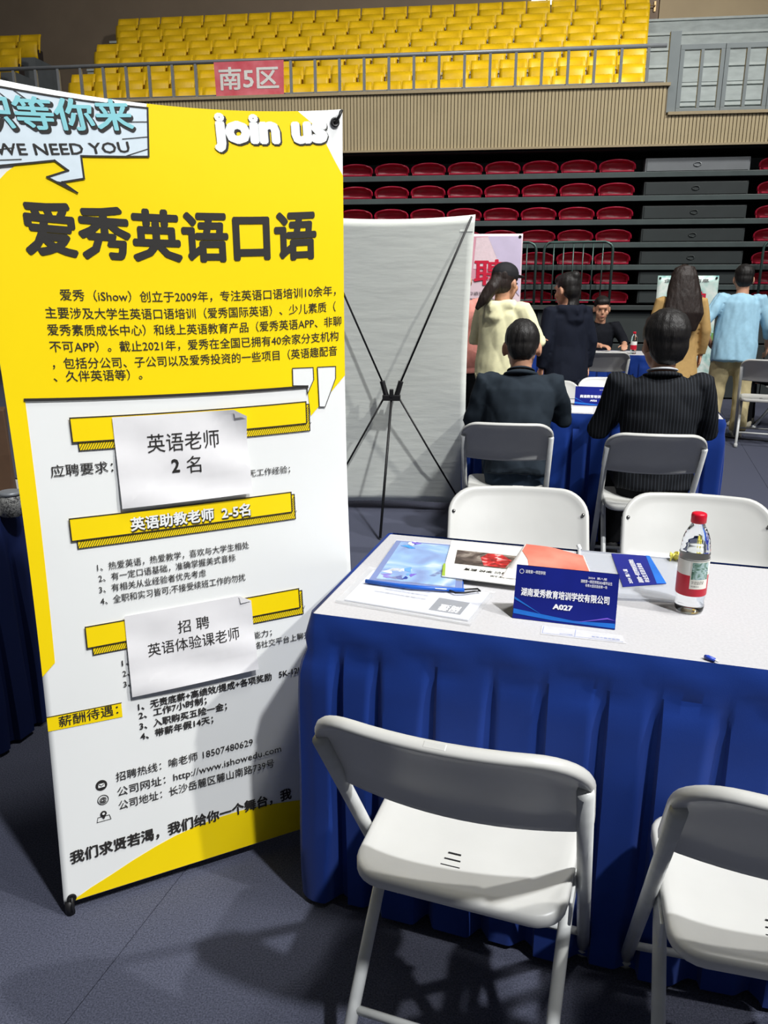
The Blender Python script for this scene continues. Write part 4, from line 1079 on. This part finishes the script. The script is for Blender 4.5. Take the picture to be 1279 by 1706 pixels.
def person(label, loc, rz, top, bottom, hair, seated=False, h=1.62, lean=.0, tilt=0.0, head_yaw=0.0, head_pitch=0.0, arms=None, build=1.0, loose=1.0,
           hem=None, top_name='jacket', pants_name='trousers', shoes=(40, 40, 42), long_hair=False, hood=False, cap=False, bun=False, sleeve=1.0, coat=False, collar=None, legs=None, crop=False, wr=(.007, 7, (1.2, 1.2, .5)), thick_hair=1.0, group=None, knee_y=.36, head=1.10):
    root = empty('person', loc, rz); tag(root, label, 'person', group)
    s = h / 1.68
    # joints
    hz = .53 if seated else .90 * s
    pel = V3(0, 0, hz)
    Lm = Matrix.Rotation(-lean, 3, 'X') @ Matrix.Rotation(tilt, 3, 'Y')
    up = lambda x, y, z: pel + Lm @ V3(x, y, z)
    B = build
    sh = [up(-.172 * s * B, -.005, .465 * s), up(.172 * s * B, -.005, .465 * s)]
    neck0 = up(0, -.01, .49 * s); hc = up(0, .012, .655 * s)
    Hm = Matrix.Rotation(head_yaw, 3, 'Z') @ Matrix.Rotation(-(lean * .35 + head_pitch), 3, 'X')
    HS = head; Hm_ = Hm * HS; hp = lambda x, y, z: hc + Hm_ @ V3(x, y, z)
    # ---- body, one continuous skin surface
    b = MB()
    b.ell(hp(0, -.012, .022), (.075, .093, .098), Hm_); b.ell(hp(0, .03, -.045), (.057, .060, .068), Hm_); b.ell(hp(0, .062, -.092), (.026, .024, .02), Hm_)
    b.tube([hp(0, .084, .004), hp(0, .100, -.022), hp(0, .104, -.032)], [.008, .012, .013], 8)
    b.ell(hp(0, .075, .03), (.05, .02, .014), Hm_); b.ell(hp(0, .082, -.062), (.022, .012, .010), Hm_)
    for q in (-1, 1):
        b.ell(hp(q * .078, -.008, -.012), (.010, .021, .033), Hm_ @ Matrix.Rotation(q * .35, 3, 'Z'))
        b.ell(hp(q * .042, .055, -.03), (.022, .024, .024), Hm_)
    b.tube([hp(0, -.025, -.05), hp(0, -.02, -.10), neck0 - Lm @ V3(0, 0, .03)], [.056, .056, .066], 12)
    b.tube([up(0, 0, -.05), up(0, 0, .12 * s), up(0, 0, .30 * s), up(0, -.005, .42 * s), up(0, -.005, .485 * s)], [(.14 * B, .10), (.125 * B, .09), (.145 * B, .10), (.14 * B, .08), (.06, .05)], 16)
    A = arms or [(up(-.235 * s * B, -.03, .20 * s), up(-.235 * s * B, .03, -.03 * s)), (up(.235 * s * B, -.03, .20 * s), up(.235 * s * B, .03, -.03 * s))]
    A = [(Vector(e), Vector(wv)) for e, wv in A]
    for k in (0, 1):
        e, wv = A[k]
        b.tube([sh[k], sh[k].lerp(e, .5), e, e.lerp(wv, .35), wv], [.05, .044, .036, .036, .026], 10)
        q = 1 if k else -1
        hand(b, wv, wv - e, V3(-q, .0, 0) if abs((wv - e).normalized().z) > .6 else V3(0, 0, -1), .55)
    hipx = .088 * s * B
    LG = legs
    if LG is None:
        LG = [((q * .13, knee_y, hz - .02), (q * .13, knee_y - .02, .09)) for q in (-1, 1)] if seated else [((q * .10, .012, .49 * s), (q * .11, -.02, .085)) for q in (-1, 1)]
    LG = [(Vector(kn), Vector(an)) for kn, an in LG]
    for k in (0, 1):
        q = 1 if k else -1; kn, an = LG[k]
        b.tube([pel + V3(q * hipx, 0, -.02), kn, kn.lerp(an, .3), an], [.078, .052, .05, .034], 10)
        b.tube([an, an + V3(0, .02, -.05), an + V3(0, .12, -.06)], [.034, .036, .024], 8)
    remesh('body', b, M_skin, root, .0085, 2)
    for q in (-1, 1):
        MB().ell(hp(q * .031, .083, .004), (.011, .008, .007), Hm_, 8, 5).build('eye', M_eye, root, True)
    MB().ell(hp(0, .090, -.062), (.022, .006, .006), Hm_, 10, 5).build('mouth', M_lip, root, True)
    # ---- trousers
    L = loose
    p = MB()
    p.tube([pel + V3(0, 0, -.11), pel + V3(0, 0, -.02), up(0, 0, .10 * s)], [(.155 * B, .115), (.168 * B, .118), (.145 * B, .105)], 16)
    for k in (0, 1):
        q = 1 if k else -1; kn, an = LG[k]
        wide = L if not seated else 1
        cuff = an + V3(0, 0, -.03)
        p.tube([pel + V3(q * hipx, 0, -.01), (pel + V3(q * hipx, 0, 0)).lerp(kn, .5), kn, kn.lerp(cuff, .5), cuff], [.095 * B, .085 * wide, .070 * wide, .066 * wide, .062 * wide], 12)
    remesh(pants_name, p, bottom, root, .013, 3, (.007, 8, (1, 1, .7)))
    for k in (0, 1):
        kn, an = LG[k]
        z = max(.0, an.z - .085)
        MB().rings([[(an.x + x, an.y + y, z + zz) for x, y in rrect(.044, -.06, .19, .04, 4, .042)] for zz in (.0, .02)] + [[(an.x + x * .92, an.y + y * .94 - .004, z + .05) for x, y in rrect(.044, -.06, .17, .04, 4, .038)], [(an.x + x * .8, an.y + y * .6 - .01, z + .085) for x, y in rrect(.044, -.06, .12, .04, 4, .038)]]).build('shoe', mat('shoe_%d_%d_%d' % shoes, shoes, .5), root, True)
    # ---- top garment
    t = MB()
    hm = hem if hem is not None else -.10
    e_ = 1.0 + .10 * (L - 1)
    rg = [(up(0, 0, hm), (.168 * B * L, .128 * L)), (up(0, 0, .02), (.168 * B * L, .128 * L)), (up(0, .0, .15 * s), (.158 * B * L, .122 * L)), (up(0, -.01, .30 * s), (.178 * B * e_, .130 * e_)), (up(0, -.015, .41 * s), (.178 * B, .118)), (up(0, -.015, .465 * s), (.145 * B, .092)), (up(0, -.012, .505 * s), (.072, .066))]
    if coat: rg = [(pel + V3(0, -.01, hm), (.245 * B, .19)), (pel + V3(0, -.01, hm * .5), (.215 * B, .165))] + rg[1:]
    t.tube([c for c, r_ in rg], [r_ for c, r_ in rg], 20)
    for k in (0, 1):
        e, wv = A[k]; end = e.lerp(wv, sleeve * .96)
        t.ell(sh[k] + V3(0, 0, -.01), (.066 * e_, .066 * e_, .060), None, 12, 7)
        t.tube([sh[k].lerp(up(0, 0, .42 * s), .25), sh[k], sh[k].lerp(e, .5), e, e.lerp(end, .5), end], [.060, .070 * e_, .063 * e_, .056 * e_, .053 * e_, .045 * e_], 12)
    if hood:
        t.tube([up(-.085, .02, .50 * s), up(-.10, -.06, .485 * s), up(0, -.115, .46 * s), up(.10, -.06, .485 * s), up(.085, .02, .50 * s)], [.03, .042, .056, .042, .03], 10, ref=(0, 0, 1))
        t.tube([up(0, -.10, .47 * s), up(0, -.125, .38 * s), up(0, -.115, .33 * s)], [(.09, .045), (.075, .04), (.03, .02)], 12)
    g = remesh(top_name, t, top, root, .011, 3, wr)
    if hood:
        MB().tube([up(0, 0, hm - .035), up(0, 0, hm + .02)], [(.152 * B * L, .116 * L), (.166 * B * L, .126 * L)], 24).build('ribbed_hem', top, root, True)
    if collar:
        MB().tube([neck0 + Lm @ V3(.058 * cos(a), -.004 + .062 * sin(a), .030 + .012 * (-sin(a))) for a in [2 * pi * k / 20 for k in range(20)]], [(.006, .016)] * 20, 8, closed=True, ref=(0, 0, 1)).build('shirt_collar', collar, root, True)
        MB().tube([neck0 + Lm @ V3(.075 * cos(a), -.008 + .078 * sin(a), .004 + .012 * (-sin(a))) for a in [2 * pi * k / 20 for k in range(20)]], [(.012, .020)] * 20, 8, closed=True, ref=(0, 0, 1)).build('jacket_collar', top, root, True)
    # ---- hair
    k_ = thick_hair
    hr = MB()
    hr.ell(hp(0, -.024, .040), (.083 * k_, .096 * k_, .088 * k_), Hm_); hr.ell(hp(0, -.048, -.005), (.074 * k_, .066 * k_, .080 * k_), Hm_)
    if crop:
        hr = MB(); hr.ell(hp(0, -.020, .036), (.080, .094, .090), Hm_); hr.ell(hp(0, -.05, .0), (.068, .058, .07), Hm_)
    if not cap: hr.ell(hp(0, .028, .078), (.066, .058, .040), Hm_)
    if long_hair:
        hr.tube([hp(0, -.03, .10), hp(0, -.055, .02), up(0, -.10, .50 * s), up(0, -.135, .36 * s), up(0, -.14, .20 * s)], [(.085, .07), (.12, .085), (.155, .07), (.175, .055), (.12, .025)], 18)
        for q in (-1, 1): hr.tube([hp(q * .06, .02, .06), hp(q * .082, .0, -.05), up(q * .11, -.06, .46 * s), up(q * .10, -.11, .30 * s)], [.03, .032, .04, .028], 10)
    if bun:
        hr.ell(hp(0, -.085, .085), (.042, .04, .04), Hm_); hr.tube([hp(0, -.05, -.02), hp(0, -.05, -.10), up(0, -.07, .47 * s)], [(.06, .05), (.055, .04), (.045, .03)], 12)
    if cap:
        hr.tube([hp(0, -.08, .03), hp(-.02, -.115, -.04), hp(-.06, -.145, -.12), hp(-.10, -.165, -.19)], [(.05, .04), (.055, .045), (.045, .038), (.016, .014)], 12)
    remesh('hair', hr, hair, root, .008, 2, (.0032, 30, (1, 1, .2)))
    if cap:
        c = MB(); c.ell(hp(0, -.014, .052), (.087, .104, .080), Hm_)
        cp = remesh('cap', c, mat('cap_black', (20, 20, 24), .8), root, .008, 2)
        MB().rings([[hp(.075 * cos(a) * w_, .075 + .085 * sin(a) * w_, .048 + dz) for a in [pi * k / 12 for k in range(13)]] + [hp(x * w_, .07, .052 + dz) for x in (-.05, 0, .05)] for w_, dz in ((1, 0), (1, .008))]).build('brim', MATS['cap_black'], cp, True)
    return root, up, hp

def cloth(name, rgb, rough=.85, **k): return mat(name, rgb, rough, nscale=30, namt=.06, bscale=260, bstr=.12, spec=.15, **k)
M_pin = mat_stripes('suit_pinstripe', (20, 22, 26), (46, 50, 56), 62, .22)
M_dkjk = cloth('jacket_charcoal', (38, 46, 54)); M_dkpt = cloth('trousers_black', (16, 17, 20)); M_jean = cloth('jeans_dark', (34, 46, 60))
M_cream = cloth('hoodie_cream', (232, 228, 186)); M_navy = cloth('jacket_navy', (24, 28, 40)); M_tan = cloth('coat_tan', (186, 152, 98))
M_sky = cloth('shirt_sky', (158, 200, 222)); M_khaki = cloth('trousers_khaki', (196, 182, 140)); M_pink = cloth('hoodie_pink', (206, 138, 128)); M_black_t = cloth('shirt_black', (22, 24, 30))
M_shirtw = cloth('shirt_white', (226, 228, 230))

# man with cropped hair, seated, seen from behind
person('person with cropped black hair in a charcoal jacket seated with back to camera', (.70, 4.09, 0), R(-9), M_dkjk, M_jean, M_hair, seated=True, h=1.60, lean=.24, build=1.02, crop=True, collar=M_dkjk, wr=(.010, 8, (1, 1, .8)), head=1.16, head_pitch=.1,
       arms=[((-.245, .10, .745), (-.12, .36, .80)), ((.235, .16, .765), (.10, .40, .80))], hem=-.05)
# man in the pinstriped suit
person('person in a black pinstriped suit seated with back to camera', (1.345, 3.85, 0), R(-8), M_pin, M_dkpt, M_hair, seated=True, h=1.68, lean=.10, build=1.10, head_yaw=.25, collar=M_shirtw, thick_hair=1.10, wr=(.008, 6, (1, 1, .8)), head=1.2,
       arms=[((-.27, .10, .745), (-.14, .42, .80)), ((.255, .08, .745), (.15, .40, .80))], hem=-.06, knee_y=.40)
# standing visitors
person('person in a cream hoodie and black cap standing by the pink banner', (.86, 6.0, 0), R(-42), M_cream, M_dkpt, M_hairb, h=1.58, lean=.05, cap=True, hood=True, loose=1.18, top_name='hoodie', head_pitch=.1,
       arms=[((-.27, .06, 1.05), (-.14, .30, 1.06)), ((.27, .10, 1.04), (.17, .27, 1.05))], hem=-.06)
person('person in a pink top half hidden behind the white banner back', (.60, 6.55, 0), R(-10), M_pink, M_dkpt, M_hair, h=1.60, loose=1.1, top_name='top')
person('person in a navy hooded jacket standing with back to camera', (1.50, 6.62, 0), R(18), M_navy, M_dkpt, M_hair, h=1.52, lean=.08, hood=True, loose=1.15, bun=True, head_yaw=.35, head_pitch=.15, hem=-.14)
person('person with long dark hair in a tan coat standing beside the teal banner', (2.66, 7.35, 0), R(-6), M_tan, M_dkpt, M_hairb, h=1.60, long_hair=True, coat=True, hem=-.64, loose=1.06, top_name='coat', wr=(.010, 5, (1.6, 1.6, .25)))
person('person in a light blue shirt and khaki trousers leaning on a chair', (3.42, 7.88, 0), R(-14), M_sky, M_khaki, M_hair, h=1.63, lean=.16, tilt=.04, loose=1.25, hem=-.16, sleeve=.55, top_name='shirt', shoes=(190, 186, 176),
       arms=[((-.33, -.06, 1.06), (-.20, .08, .86)), ((.30, .05, 1.05), (.33, .20, .86))], wr=(.009, 8, (1.6, 1.6, .4)), head_pitch=.1, legs=[((-.12, .03, .48), (-.15, .0, .085)), ((.11, -.02, .48), (.10, -.08, .085))])
# man facing the camera behind the far table
person('person in a dark shirt seated behind the far table facing the camera', (2.44, 9.28, 0), R(184), M_black_t, M_dkpt, M_hair, seated=True, h=1.70, lean=.12, head_yaw=-.2, head_pitch=.15, top_name='shirt',
       arms=[((-.27, .14, .82), (-.17, .42, .805)), ((.27, .14, .82), (.10, .44, .805))], sleeve=.6, wr=(.006, 8, (1, 1, .8)))
# person at the right edge, mostly outside the frame
person('person in dark clothes and pale shoes seated at the right edge', (4.15, 8.25, 0), R(60), M_black_t, M_dkpt, M_hair, seated=True, h=1.66, lean=.15, top_name='jacket', shoes=(176, 170, 152), knee_y=.34)
